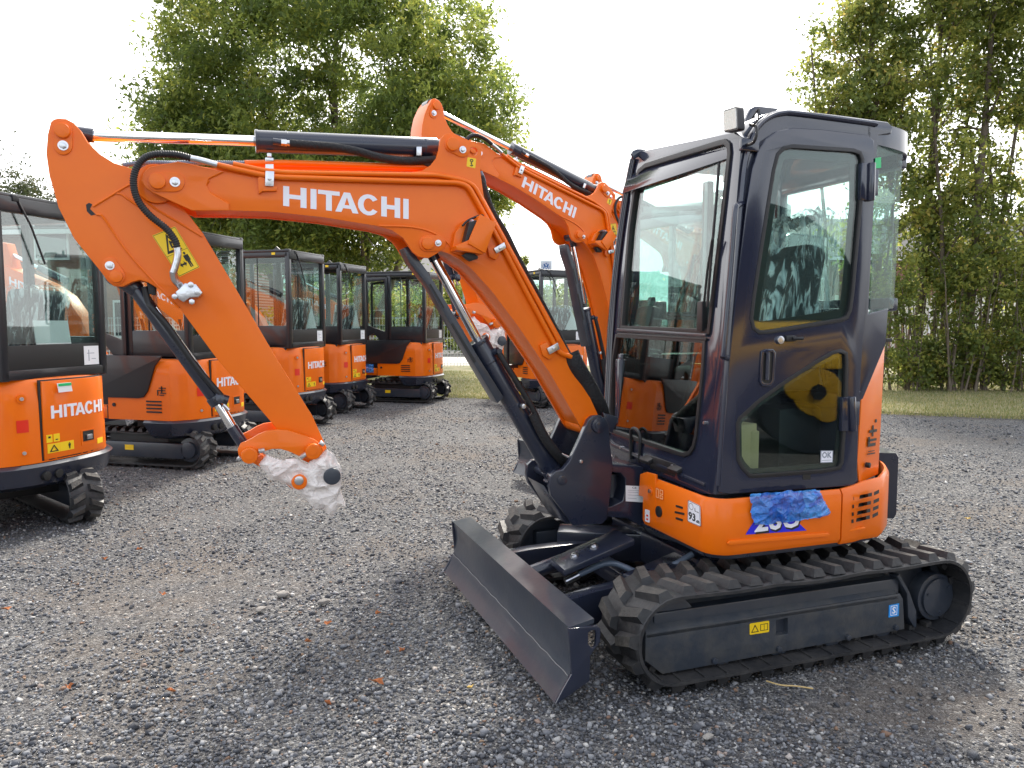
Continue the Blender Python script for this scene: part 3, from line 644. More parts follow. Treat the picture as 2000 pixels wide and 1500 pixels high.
    for sy in (-1, 1):
        bm = bmesh.new()
        prism(bm, [(.37,.10),(.37,.24),(.10,.27),(-.25,.29),(-.45,.29),(-.45,.17),(-.25,.16),(.1,.13)], [], lambda a, b, c: Vector((a, c+sy*.36-(a-.37)*-.12*sy, b)), -.035, .035); bevel(bm, .005, 2)
        finish(bm, 'blade_arm', NAVY, blade)
    bm = bmesh.new(); box(bm, (-.2, 0, .2), (.08, .8, .08), bv=.01)
    for sy in (-1, 1): box(bm, (.31, sy*.07, .2), (.12, .016, .13), bv=.004); 
    for sy in (-1, 1): box(bm, (.33, sy*.55, .2), (.07, .012, .16), bv=.002)
    finish(bm, 'blade_brace', NAVY, blade)
    bm = bmesh.new(); cyl(bm, (.30, 0, .24), (-.2, 0, .36), .033, seg=24, bv=.003); cyl(bm, (.31, -.06, .235), (.31, .06, .235), .032, seg=24, bv=.002)
    bc2 = finish(bm, 'blade_cylinder', NAVY, root)
    # cover plate over it
    cv = [Vector(q) for q in ((.262,.235,.378),(-.14,.155,.455),(-.14,-.115,.465),(.235,-.06,.385))]
    Pc = [atz(1075,1090,.33), atz(1203,1033,.44), atz(1240,1052,.44), atz(1102,1113,.33)]
    bm = bmesh.new(); ctr = sum(Pc, Vector())/4
    top = [bm.verts.new(q) for q in Pc]; bot = [bm.verts.new(q-Vector((0, 0, .03))) for q in Pc]
    bm.faces.new(top); bm.faces.new(bot[::-1])
    for i in range(4): bm.faces.new((top[i], bot[i], bot[(i+1) % 4], top[(i+1) % 4]))
    bmesh.ops.recalc_face_normals(bm, faces=bm.faces[:]); bevel(bm, .006, 2); finish(bm, 'cover_plate', NAVY, bc2)
    nrm = (Pc[1]-Pc[0]).cross(Pc[2]-Pc[0]).normalized(); nrm = nrm if nrm.z > 0 else -nrm
    bm = bmesh.new()
    for q in ((.25, .5), (.55, .45)):
        p = Pc[0].lerp(Pc[1], q[0]).lerp(Pc[3].lerp(Pc[2], q[0]), q[1]); cyl(bm, p, p+nrm*.004, .02, seg=20); cyl(bm, p, p+nrm*.014, .012, seg=6, bv=.001)
    finish(bm, 'bolt', ZINC, bc2)
    pxtube('blade_hose', [(1115,1130,.16),(1140,1118,.16),(1177,1102,.17),(1203,1101,.19),(1230,1112,.22),(1255,1122,.24),(1283,1120,.27),(1317,1103,.3),(1353,1082,.32)], .2, 6, GREYH, root, 12)
    pxtube('hose_end', [(1104,1136,.16),(1130,1123,.16)], .16, 7, ZINC, root, 12)
    pxtube('steel_hook', [(1380,1075,.3),(1358,1095,.3),(1345,1110,.3)], .3, 3, NAVY, lb, 8)
    # ---------------- deck under the cab
    def footprint(off=0, r=.765, cx=-.72, front=-.24, near_=.705):
        P = [(front-off, -.62), (front-off, near_-.10)]
        for k in range(1, 7): a = R(90*k/6); P.append((front-off-.1+.1*math.cos(a), near_-off-.1+.1*math.sin(a)))
        P.append((-.86, near_-off))
        a0 = math.asin((near_-off)/r); 
        for k in range(0, 29):
            a = math.pi-a0+(2*a0)*k/28; rr = r-off; P.append((cx+rr*math.cos(a)*1.0, rr*math.sin(a)))
        P.append((front-off, -near_+off)); return P
    # (f, l) loops, counter-clockwise seen from above or not: normals are recalculated
    bm = bmesh.new(); prism(bm, footprint(.03), [], lambda a, b, c: Vector((a, b, c)), .455, .52); prism(bm, footprint(.05), [], lambda a, b, c: Vector((a, b, c)), .55, .69); bevel(bm, .01, 2)
    deck = finish(bm, 'deck', NAVY, root)
    # orange skirt walls
    def wallstrip(name, path, z0, z1, m, parent, th_=.02, bv=.008, top_in=.0):
        bm = bmesh.new(); n = len(path); Vs = []
        for i, p in enumerate(path):
            a = Vector(path[max(i-1, 0)]); b = Vector(path[min(i+1, n-1)]); t = (b-a).normalized(); nn = Vector((-t.y, t.x))
            if nn.dot(Vector(p)-Vector((-.6, 0))) < 0: nn = -nn
            zz0 = z0(i) if callable(z0) else z0; zz1 = z1(i) if callable(z1) else z1
            o = Vector(p); q = o-nn*th_; o1 = o-nn*.012
            Vs.append([bm.verts.new((o.x-nn.x*.010, o.y-nn.y*.010, zz0)), bm.verts.new((o.x, o.y, zz0+.02)), bm.verts.new((o.x, o.y, zz1-.02)), bm.verts.new((o1.x, o1.y, zz1)), bm.verts.new((q.x, q.y, zz1)), bm.verts.new((q.x, q.y, zz0))])
        for i in range(n-1):
            for k in range(6): bm.faces.new((Vs[i][k], Vs[i+1][k], Vs[i+1][(k+1) % 6], Vs[i][(k+1) % 6]))
        bm.faces.new(Vs[0]); bm.faces.new(Vs[-1][::-1]); bmesh.ops.recalc_face_normals(bm, faces=bm.faces[:])
        return finish(bm, name, m, parent, smooth=50)
    fr = [(-.24, .165), (-.24, .60)]+[(-.34+.1*math.cos(R(a)), .605+.1*math.sin(R(a))) for a in (8, 20, 35, 50, 65, 78)]+[(-.35, .705), (-.6, .706), (-.851, .705)]
    sk = wallstrip('side_skirt', fr, .478, lambda i: .70, ORANGE, root)
    a0 = math.asin(.705/.8)
    rr = [(-.862, .705), (-.95, .7)]+[(-.72+.8*math.cos(a), .8*math.sin(a)) for a in [R(112+k*5) for k in range(0, 20)]]
    rr = [(-.859, .705), (-.93, .70), (-1.0, .68)]+[(-.72+.77*math.cos(R(a)), .77*math.sin(R(a))) for a in range(119, 196, 5)]
    rc_ = wallstrip('rear_cover', rr, .47, lambda i: .70+.035*min(1, i/4), ORANGE, root)
    # front upper flap of the skirt (goes on under the post bracket)
    fp = Plane((-.238, 0, 0), (0, 1, 0), (0, 0, 1))
    slab('front_flap', fp, [(1250,926),(1262,922),(1280,927),(1280,1022),(1262,1016),(1258,972),(1247,967)], ORANGE, sk, -.012, 0, bv=.003)
    # details on the front skirt
    bm = bmesh.new(); c = fp.at(1287, 999, 0); cyl(bm, c-Vector((.01, 0, 0)), c+Vector((.005, 0, 0)), .024, seg=28, bv=.002); finish(bm, 'round_plug', BLACK, sk)
    for i, (y, a, b) in enumerate(((989, 1320, 1333), (1001, 1318, 1336), (1013, 1320, 1333))): slab('vent_slot', fp, [(a, y-3), (b, y+1), (b, y+5), (a, y+1)], INK, sk, -.01, .0012, bv=0, rc=.003)
    bm = bmesh.new(); c = fp.at(1271, 959, 0); cyl(bm, c, c+Vector((.003, 0, 0)), .018, seg=20); finish(bm, 'recess', ORANGE, sk)
    bm = bmesh.new(); cyl(bm, c, c+Vector((.01, 0, 0)), .009, seg=6); finish(bm, 'bolt', ZINC, sk)
    f93 = quadfn(fp, (1344,976), (1368,988), (1369,1029), (1343,1018))
    rectsticker('noise_level_sticker', f93, WHITE, sk, rc=.1, marks=[('t', '93', (.08, .12, .62, .5)), ('t', 'dB', (.66, .12, .92, .26)), ('t', 'L', (.56, .62, .68, .78)), ('t', 'wa', (.7, .61, .88, .66)), ('r', [(.27+.18*math.cos(k*math.pi/6), .76+.15*math.sin(k*math.pi/6)) for k in range(12)], [(.27+.16*math.cos(k*math.pi/6), .76+.13*math.sin(k*math.pi/6)) for k in range(12)]), ('r', [(.02, .012), (.98, .012), (.98, .988), (.02, .988)], [(.05, .03), (.95, .03), (.95, .97), (.05, .97)])])
    rectsticker('small_label', quadfn(fp, (1260,994), (1269,997), (1269,1021), (1260,1018)), WHITE, sk, rc=.1, marks=[('p', [(.3, .15), (.7, .15), (.7, .3), (.3, .3)]), ('p', [(.3, .45), (.7, .45), (.7, .6), (.3, .6)])], mm=RED)
    o_ = mat('pale_line_orange', (.95, .55, .3), .4)
    rectsticker('instruction_marks', quadfn(fp, (1281,951), (1296,956), (1296,978), (1281,973)), ORANGE, sk, marks=[('r', [(.05, .1), (.4, .1), (.4, .9), (.05, .9)], [(.1, .16), (.35, .16), (.35, .84), (.1, .84)]), ('r', [(.55, .5), (.95, .5), (.95, .9), (.55, .9)], [(.6, .56), (.9, .56), (.9, .84), (.6, .84)]), ('r', [(.55, .1), (.95, .1), (.95, .4), (.55, .4)], [(.6, .16), (.9, .16), (.9, .34), (.6, .34)])], mm=o_)
    ss = SP(.7065)
    slab('pressed_rib', ss, [(1420,1061),(1424,1056),(1615,1040),(1620,1044),(1617,1048),(1424,1065)], ORANGE, sk, -.004, .004, bv=.003)
    slab('pressed_rib', SP(.701), [(1652,1036),(1690,1029),(1692,1033),(1654,1041)], ORANGE, rc_, -.01, .001, bv=.003)
    # model number on a blue wedge
    bm = bmesh.new(); prism(bm, [ss.uv(*q) for q in ((1456,1044),(1478,1010),(1540,1003),(1575,1036))], [], ss.p, .0003, .0012); finish(bm, 'model_badge', DEEPBLUE, sk, smooth=0)
    for m_, dx, dy, w_ in ((INK, 2, 4, .0016), (WHITE, 0, 0, .0022)):
        bm = bmesh.new(); qf = quadfn(ss, (1473+dx,1000+dy), (1560+dx,990+dy), (1562+dx,1029+dy), (1473+dx,1040+dy)); add_text(bm, '26U', qf, w_, (0, 0, 1, 1), .03); finish(bm, 'model_number', m_, sk, smooth=0)
    # vents in the rear cover
    vp = []
    for (x0, y0, x1, y1, lv) in ((1667,970,1703,962,.66),(1665,986,1701,978,.66),(1664,1001,1700,993,.66),(1663,1015,1699,1006,.66),(1707,961,1717,956,.575),(1706,977,1717,972,.575),(1705,991,1716,986,.575),(1704,1005,1715,999,.575)):
        vp.append((x0, y0, x1, y1))
    for k, (x0, y0, x1, y1) in enumerate(vp):
        # on the curved cover: find the cover surface by radius
        def oncv(x, y, out_=.0015):
            r = rl(x, y); cx_, rr_ = -.72, .77+out_
            a = r.x**2+r.y**2; b = 2*((CL.x-cx_)*r.x+CL.y*r.y); c_ = (CL.x-cx_)**2+CL.y**2-rr_**2; dsc = b*b-4*a*c_
            t = (-b-math.sqrt(max(dsc, 0)))/(2*a); return CL+r*t
        bm = bmesh.new(); Q = []
        for i in range(6):
            u = i/5; x = x0+(x1-x0)*u; y = y0+(y1-y0)*u
            if x < 1690: Q.append((at(x, y, .7-.0*u if False else .703-.02*max(0, (x-1665)/25)), at(x, y+7, .703-.02*max(0, (x-1665)/25))))
            else: Q.append((oncv(x, y, .004), oncv(x, y+7, .004)))
        VV = [(bm.verts.new(a), bm.verts.new(b)) for a, b in Q]
        for i in range(5): bm.faces.new((VV[i][0], VV[i+1][0], VV[i+1][1], VV[i][1]))
        finish(bm, 'vent_slot', INK, rc_, smooth=0)
    # counterweight
    cwp = [(-.72+.84*math.cos(R(a)), .84*math.sin(R(a))) for a in range(150, 215, 5)]
    wallstrip('counterweight', [(x-.0, y) for x, y in cwp], .46, .77, NAVY, root, .12)
    # rear left body panel following the round tail
    def pn(x, y, lv): return at(x, y, lv)
    P3 = [pn(1729,671,.55), pn(1724,800,.55), pn(1716,926,.55), pn(1679,944,.665), pn(1675,900,.665), pn(1683,782,.665)]
    bm = bmesh.new(); c0 = sum(P3, Vector())/len(P3); nn = (P3[0]-P3[3]).cross(P3[5]-P3[3]).normalized(); nn = nn if nn.y > 0 else -nn
    A = [bm.verts.new(p) for p in P3]; B2 = [bm.verts.new(p-nn*.03) for p in P3]; bm.faces.new(A); bm.faces.new(B2[::-1])
    for i in range(6): bm.faces.new((A[i], B2[i], B2[(i+1) % 6], A[(i+1) % 6]))
    bmesh.ops.recalc_face_normals(bm, faces=bm.faces[:]); bmesh.ops.triangulate(bm, faces=[f for f in bm.faces if len(f.verts) > 4]); 
    bmesh.ops.dissolve_limit(bm, angle_limit=R(3), verts=bm.verts[:], edges=bm.edges[:]); bevel(bm, .006, 2)
    rp = finish(bm, 'rear_panel', ORANGE, root)
    pp = Plane(P3[3], P3[2]-P3[3], P3[5]-P3[3])
    if pp.n.y < 0: pp.n = -pp.n
    def ppf(x, y, off=.002): return pp.at(x, y, off)
    qf = lambda a, b, c: pp.p(*(Vector(pp.uv(1693,892)).lerp(Vector(pp.uv(1709,889)), a)*(1-b)+Vector(pp.uv(1696,815)).lerp(Vector(pp.uv(1712,812)), a)*b), c)
    bm = bmesh.new()
    for pl_ in ([(.0, .25), (.9, .25), (.9, .33), (.2, .33), (.2, .5), (0, .5)], [(.0, .38), (1, .38), (1, .44), (0, .44)], [(.45, .5), (.6, .5), (.6, .78), (.45, .78)], [(.1, .6), (1, .6), (1, .67), (.1, .67)], [(.75, .84), (.95, .84), (.95, .92), (.75, .92)]): prism(bm, pl_, [], qf, .003, .0042)
    prism(bm, [(0, .05), (.9, .05), (.9, .08), (0, .08)], [], qf, .003, .004); prism(bm, [(.1, .12), (.8, .12), (.8, .14), (.1, .14)], [], qf, .003, .004)
    finish(bm, 'dealer_logo', INK, rp, smooth=0)
    bm = bmesh.new(); c = ppf(1691, 908, 0); cyl(bm, c, c+pp.n*.018, .012, seg=10, bv=.002); finish(bm, 'key_knob', BLACK, rp)
    return root, sk, boom, arm
def big_cab(root):
    lc = .66; cs = SP(lc)
    sideo = [(1398,966),(1405,850),(1416,700),(1426,580),(1442,400),(1450,330),(1457,290),(1466,262),(1481,238),(1500,223),(1520,215),(1542,213),(1640,225),(1735,238),(1745,248),(1741,262),(1716,265),(1708,400),(1697,612),(1736,602),(1731,672),(1684,785),(1676,900),(1680,942),(1672,950)]
    hole = [(1428,945),(1432,850),(1446,640),(1466,430),(1482,330),(1496,300),(1518,282),(1545,276),(1680,286),(1684,300),(1676,500),(1662,770),(1656,930)]
    frame = slab('cab_frame', cs, sideo, CABP, root, -.055, 0, holes=[hole], bv=.012, seg=3)
    # rear body behind the cab down low
    bm = bmesh.new(); prism(bm, [(-.96,.64),(-1.02,.625),(-1.10,.575),(-1.20,.50),(-1.30,.35),(-1.32,-.25),(-.96,-.25)], [], lambda a, b, c: Vector((a, b, c)), .5, 1.44); bevel(bm, .015, 3); finish(bm, 'rear_bulkhead', CABP, frame)
    # front frame
    A = at(1397, 962, lc-.005); C_ = at(1447, 290, lc-.005); r = rl(1190, 850)
    B_ = at(1190, 850, -.30); B_.x = A.x-.03+ (0)
    rr = rl(1190, 850); fx = A.x-.04; t = (fx-CL.x)/rr.x; B_ = CL+rr*t
    fpn = Plane(B_, A-B_, C_-A)
    if fpn.n.x < 0: raise Exception('front plane')
    outer = [(1399,966),(1372,964),(1197,893),(1180,862),(1178,800),(1186,640),(1197,520),(1212,400),(1228,320),(1234,303),(1245,297),(1290,288),(1438,258),(1449,268),(1446,300),(1430,500),(1413,730),(1403,880)]
    up = [(1214,641),(1230,447),(1243,350),(1249,334),(1262,323),(1300,311),(1405,279),(1418,276),(1426,284),(1427,300),(1416,400),(1386,649)]
    lo = [(1205,655),(1378,665),(1374,730),(1361,852),(1356,874),(1348,886),(1337,889),(1326,886),(1194,842),(1192,800),(1198,700)]
    ff = slab('front_frame', fpn, outer, CABP, frame, -.05, 0, holes=[up, lo], bv=.006, seg=3)
    def ring(name, pl, h, wd, w0, w1, m, parent):
        """rubber seal round a window"""
        q = [Vector(pl.uv(*p)) for p in h]; n = len(q); ar = sum(q[i].x*q[(i+1) % n].y-q[(i+1) % n].x*q[i].y for i in range(n)); sg = 1 if ar > 0 else -1
        def off(d):
            o = []
            for i in range(n):
                a = (q[i]-q[i-1]).normalized(); b = (q[(i+1) % n]-q[i]).normalized(); na = Vector((a.y, -a.x))*sg; nb = Vector((b.y, -b.x))*sg; m_ = (na+nb).normalized(); o.append(tuple(q[i]+m_*d/max(.5, m_.dot(na))))
            return o
        bm = bmesh.new(); prism(bm, off(wd*.4), [off(-wd*.6)], pl.p, w0, w1); bevel(bm, .002, 2); return finish(bm, name, m, parent)
    ring('window_seal', fpn, up, .022, -.03, .008, BLACK, ff); ring('window_seal', fpn, lo, .018, -.03, .008, BLACK, ff)
    slab('windscreen', fpn, up, GLASS, ff, -.012, -.008, bv=0)
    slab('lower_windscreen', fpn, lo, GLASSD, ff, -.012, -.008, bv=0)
    slab('crossbar', fpn, [(1210,641),(1384,652),(1383,658),(1209,647)], SATIN, ff, -.002, .014, bv=.003)
    slab('crossbar', fpn, [(1209,650),(1383,661),(1382,666),(1208,655)], BLACK, ff, -.002, .010, bv=.003)
    slab('sill_flange', fpn, [(1190,858),(1197,866),(1378,944),(1378,949),(1197,873)], NAVY, ff, 0, .008, bv=.002)
    bm = bmesh.new()
    for q in ((1214,874),(1315,910),(1378,826)):
        c = fpn.at(*q, 0); cyl(bm, c, c+fpn.n*.01, .007, seg=6)
    finish(bm, 'bolt', ZINC, ff)
    # front right pillar strips
    for k in range(3):
        a = [(1236+k*3,310),(1220+k*3,400),(1204+k*3,520),(1193+k*3,640),(1186+k*3,780),(1184+k*3,850)]
        P = [fpn.at(*q, .008) for q in a]; bm = bmesh.new(); sweep(bm, spline(P, 4), .006, 8); finish(bm, 'pillar_trim', CABP, ff)
    # wiper
    bm = bmesh.new()
    sweep(bm, [fpn.at(1378, 628, .015), fpn.at(1390, 530, .02), fpn.at(1404, 470, .03)], .005, 8)
    box(bm, fpn.at(1376, 618, .01), (.03, .04, .12), bv=.006); sweep(bm, [fpn.at(1390, 600, .02), fpn.at(1398, 500, .02), fpn.at(1408, 390, .02), fpn.at(1413, 320, .02)], .006, 6)
    finish(bm, 'wiper', BLACK, ff)
    # pillar gutter and grab rail along the front left edge
    fr_ = [(1402,948),(1410,850),(1421,690),(1432,560),(1447,400),(1454,330),(1462,290),(1472,262),(1489,240),(1508,227),(1530,221),(1560,222),(1690,239),(1712,243)]
    P = [at(x, y, lc+.004) for x, y in fr_]; bm = bmesh.new(); sweep(bm, spline(P, 5), .010, 8); finish(bm, 'gutter_trim', CABP, frame)
    P = [at(1449,397,.66), at(1440,402,.70), at(1436,415,.71), at(1428,520,.71), at(1414,680,.71), at(1413,694,.70), at(1421,700,.665)]
    bm = bmesh.new(); sweep(bm, spline(P, 6), .0115, 12); finish(bm, 'grab_rail', CABP, frame)
    # door
    dpn = SP(.668)
    dooro = [(1403,961),(1408,880),(1422,690),(1436,560),(1455,400),(1466,330),(1476,298),(1492,273),(1515,257),(1545,251),(1600,254),(1690,265),(1703,275),(1703,300),(1697,420),(1688,570),(1678,720),(1673,840),(1670,938),(1662,948),(1420,964)]
    uw = [(1463,622),(1468,580),(1480,500),(1494,410),(1506,335),(1514,303),(1526,290),(1545,286),(1662,294),(1676,299),(1681,312),(1677,400),(1670,480),(1662,570),(1657,606),(1651,620),(1640,626),(1500,649),(1480,650),(1468,642)]
    lw = [(1436,826),(1440,816),(1480,780),(1532,743),(1590,706),(1622,688),(1638,684),(1649,690),(1650,710),(1648,800),(1641,902),(1635,914),(1600,920),(1470,930),(1460,928),(1445,912),(1437,896)]
    door = slab('cab_door', dpn, dooro, CABP, root, -.02, .012, holes=[uw, lw], bv=.009, seg=3)
    ring('window_seal', dpn, uw, .016, -.004, .014, BLACK, door); ring('window_seal', dpn, lw, .016, -.004, .014, BLACK, door)
    # glass with its printed dark border
    def inset(h, d):
        q = [Vector(dpn.uv(*p)) for p in h]; n = len(q); ar = sum(q[i].x*q[(i+1) % n].y-q[(i+1) % n].x*q[i].y for i in range(n)); sg = 1 if ar > 0 else -1; o = []
        for i in range(n):
            a = (q[i]-q[i-1]).normalized(); b = (q[(i+1) % n]-q[i]).normalized(); m_ = (Vector((a.y, -a.x))*sg+Vector((b.y, -b.x))*sg).normalized(); o.append(tuple(q[i]-m_*d))
        return o
    for h, d, nm in ((uw, .045, 'door_window'), (lw, .03, 'lower_door_window')):
        g = slab(nm, dpn, h, GLASS, door, 0, .004, bv=0)
        bm = bmesh.new(); prism(bm, [dpn.uv(*p) for p in h], [inset(h, d)], dpn.p, -.004, -.001); finish(bm, 'glass_border', INK, door, smooth=0)
    rectsticker('approval_sticker', quadfn(SP(.6725), (1603,880), (1627,880), (1626,903), (1602,904)), WHITE, door, marks=[('t', 'OK', (.1, .38, .9, .9)), ('p', [(.1, .18), (.9, .18), (.9, .22), (.1, .22)]), ('r', [(.0, .0), (1, 0), (1, 1), (0, 1)], [(.05, .05), (.95, .05), (.95, .95), (.05, .95)])], mm=GREYINK)
    # handle, lock, recessed grip
    bm = bmesh.new(); c = at(1522, 664, .68); cyl(bm, c-Vector((0, .01, 0)), c+Vector((0, .012, 0)), .016, seg=24, bv=.003); finish(bm, 'door_lock', ZINC, door)
    bm = bmesh.new(); box(bm, at(1543, 661, .685), (.05, .02, .025), bv=.008); sweep(bm, [at(1548, 661, .695), at(1558, 661, .70), at(1568, 661, .70)], .007, 8); finish(bm, 'door_handle', BLACK, door)
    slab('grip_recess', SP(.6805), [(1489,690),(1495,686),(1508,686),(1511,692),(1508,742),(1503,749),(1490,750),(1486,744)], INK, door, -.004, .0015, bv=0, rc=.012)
    ring('grip_rim', SP(.6805), [(1487,688),(1495,684),(1508,684),(1512,690),(1509,743),(1503,752),(1489,752),(1484,745)], .012, -.004, .006, CABP, door)
    bm = bmesh.new(); sweep(bm, [at(1500, 688, .688), at(1498, 742, .688)], .008, 8); finish(bm, 'grip_bar', CABP, door)
    for (x, y0, y1) in ((1699, 318, 392), (1660, 775, 842)):
        bm = bmesh.new(); a = at(x+4, y0, .69); b = at(x+(2 if y0 < 500 else 6), y1, .69); cyl(bm, a, b, .015, seg=16, bv=.003)
        m_ = (a+b)/2; box(bm, m_+Vector((.025, -.012, 0)), (.05, .02, (a-b).length*.98), bv=.004); box(bm, m_+Vector((-.02, -.012, 0)), (.04, .02, (a-b).length*.7), bv=.004)
        finish(bm, 'hinge', CABP, door)
    slab('door_label', SP(.6805), [(1568,927),(1583,926),(1583,936),(1568,937)], INK, door, -.002, .001, bv=0)
    # roof
    prof = [(1449,300),(1452,285),(1462,258),(1478,236),(1498,221),(1520,214),(1542,211),(1640,222),(1725,234),(1725,262),(1700,262),(1560,245),(1520,246),(1496,262),(1478,290),(1470,304)]
    bm = bmesh.new(); p_ = [cs.uv(*q) for q in prof]
    prism(bm, p_, [], lambda a, b, c: cs.p(a, b-.0*c, c), -.96, -.03); bevel(bm, .01, 2)
    roof = finish(bm, 'roof', CABP, root)
    # rounded near-rear shoulder of the roof
    bm = bmesh.new()
    pts = [at(1737, 246, .64), at(1752, 256, .60), at(1763, 272, .52)]
    bm.free()
    bm = bmesh.new(); prism(bm, roundcorners([(-.90,.66),(-1.04,.66),(-1.22,.62),(-1.32,.52),(-1.37,.34),(-1.37,-.28),(-.90,-.28)], .08, 4), [], lambda a, b, c: Vector((a, b, c-(.05*max(0, -a-1.0)))), 2.10, 2.19); bevel(bm, .022, 3); finish(bm, 'roof_rear_cap', CABP, roof)
    slab('lifting_eye', SP(.50), [(1452,246),(1461,222),(1466,212),(1474,208),(1484,208),(1522,212),(1500,228),(1478,246)], CABP, roof, -.014, 0, holes=[[(1479+5*math.cos(k*math.pi/5), 224+6*math.sin(k*math.pi/5)) for k in range(10)]], bv=.002)
    slab('lifting_eye', SP(-.2), [(1234,300),(1237,294),(1244,291),(1252,291),(1262,293),(1250,304),(1238,312)], CABP, roof, -.014, 0, bv=.002)
    # work light on its bracket
    lp = Plane(at(1415, 250, .58), (.25, .97, 0), (-.12, 0, 1))
    LQ = [(1412,216),(1440,207),(1442,253),(1414,259)]; q4 = [Vector(lp.uv(*q)) for q in LQ]; cc = sum(q4, Vector((0, 0)))/4
    a0, b0 = min(q.x for q in q4), min(q.y for q in q4); a1, b1 = max(q.x for q in q4), max(q.y for q in q4)
    wl = bmesh.new(); prism(wl, roundcorners([tuple(q) for q in q4], .018, 4), [], lp.p, -.026, 0); bevel(wl, .006, 2)
    wlo = finish(wl, 'work_light', BLACK, root)
    bm = bmesh.new(); prism(bm, roundcorners([tuple(cc+(q-cc)*.86) for q in q4], .012, 4), [], lp.p, -.004, .003); finish(bm, 'lamp_glass', CLEARL, wlo)
    bm = bmesh.new(); sweep(bm, spline([lp.p(a1-.02, b0+.03, -.05), lp.p(a1+.02, b0+.01, -.06), lp.p(a1+.01, b0-.04, -.06), at(1446, 285, .60)], 5), .006, 8)
    sweep(bm, spline([lp.p(a1-.01, b0+.05, -.05), lp.p(a1+.045, b0+.07, -.05), lp.p(a1+.05, b0+.03, -.05), lp.p(a1+.01, b0+.02, -.05)], 5), .003, 6); finish(bm, 'lamp_bracket', BLACK, wlo)
    bm = bmesh.new(); box(bm, at(1463, 284, .672), (.08, .02, .045), bv=.006); finish(bm, 'gutter_clip', CABP, frame)
    # rear left quarter glass: from the pillar back round the corner
    def qface(name, P, m, parent, th_=.004):
        bm = bmesh.new(); A = [bm.verts.new(p) for p in P]; n = (P[1]-P[0]).cross(P[-1]-P[0]).normalized(); B2 = [bm.verts.new(p-n*th_) for p in P]
        bm.faces.new(A); bm.faces.new(B2[::-1])
        for i in range(len(P)): j = (i+1) % len(P); bm.faces.new((A[i], B2[i], B2[j], A[j]))
        bmesh.ops.recalc_face_normals(bm, faces=bm.faces[:]); return finish(bm, name, m, parent, smooth=0)
    qface('rear_quarter_window', [at(1712,268,.655), at(1763,285,.60), at(1744,602,.60), at(1697,614,.655)], GLASS3, frame)
    qface('green_tag', [at(1709,309,.67), at(1720,307,.665), at(1720,328,.665), at(1708,329,.67)], GREENV, frame, .002)
    bm = bmesh.new(); c = at(1720, 655, .62); box(bm, c, (.03, .03, .05), bv=.004); box(bm, c+Vector((-.01, .01, -.02)), (.06, .03, .015), bv=.003); finish(bm, 'window_latch', BLACK, frame)
    slab('vent_tag', SP(.672), [(1670,748),(1675,750),(1679,765),(1675,766)], PAPER, frame, 0, .003, bv=0)
    # ---- far side and back of the cab
    bm = bmesh.new()
    for (x0, x1, z0, z1) in ((-1.32, -1.27, .7, 2.1), (-.86, -.82, .7, 2.1), (-.38, -.33, .7, 1.2), (-.44, -.39, 1.15, 2.05)): box(bm, ((x0+x1)/2, -.27, (z0+z1)/2), (x1-x0, .05, z1-z0), bv=.01)
    box(bm, (-.82, -.27, 1.2), (.96, .04, .05), bv=.008); box(bm, (-.82, -.27, .92), (.96, .03, .5), bv=.008)
    box(bm, (-1.28, .12, 1.46), (.05, .8, .06), bv=.01); box(bm, (-1.30, .12, 2.08), (.05, .8, .06), bv=.01)
    finish(bm, 'far_side_frame', CABP, frame)
    g = bmesh.new(); box(g, (-.85, -.27, 1.64), (.86, .005, .82)); finish(g, 'far_side_window', GLASS2, frame)
    g = bmesh.new(); box(g, (-1.29, .12, 1.77), (.005, .74, .6)); finish(g, 'rear_window', GLASS2, frame)
    # ---- inside
    bm = bmesh.new(); box(bm, (-.66, .18, .70), (.70, .86, .04), bv=.005); box(bm, (-.86, .15, .86), (.24, .6, .3), bv=.02)
    fl = finish(bm, 'cab_floor', BLACK, root)
    # seat
    def seatpart(c, s, rot, bv=.045):
        bm = bmesh.new(); r_ = bmesh.ops.create_cube(bm, size=1, matrix=Matrix.Translation(c) @ Matrix.Rotation(rot, 4, 'Y') @ Matrix.Diagonal((*s, 1)))
        bmesh.ops.bevel(bm, geom=bm.edges[:], offset=bv, segments=5, profile=.5, affect='EDGES', clamp_overlap=True); return bm
    bm = seatpart((-.72, .16, 1.12), (.44, .46, .13), R(4)); seat = finish(bm, 'seat', SEAT, root, smooth=60)
    bm = seatpart((-.93, .16, 1.44), (.13, .44, .58), R(-12)); finish(bm, 'backrest', SEAT, seat, smooth=60)
    bm = bmesh.new(); box(bm, (-.72, .16, 1.0), (.3, .3, .12), bv=.02); finish(bm, 'seat_base', BLACK, seat)
    # crumpled clear film over the seat
    bm = bmesh.new(); bmesh.ops.create_cube(bm, size=1); bmesh.ops.subdivide_edges(bm, edges=bm.edges[:], cuts=18, use_grid_fill=True)
    for v in bm.verts:
        x, y, z = v.co; tz = z+.5; q = v.co.normalized()*.5; x, y = x*.8+q.x*.3, y*.85+q.y*.2
        k = 1.0-.25*tz; n_ = noise.noise(Vector((x*9, y*9, z*2.5))); n2 = noise.noise(Vector((x*26, y*26, z*4+5)))
        v.co = Vector((-.90-.14*(tz-.5)+x*.30*k+.03*n_, .17+y*.60*k+(.035*n_+.014*n2)*(1 if y > 0 else -1), 1.12+.70*tz+.05*n_+(.05*(x < 0)*tz)))
    film = finish(bm, 'seat_film', FILM, seat, smooth=24)
    bm = bmesh.new()
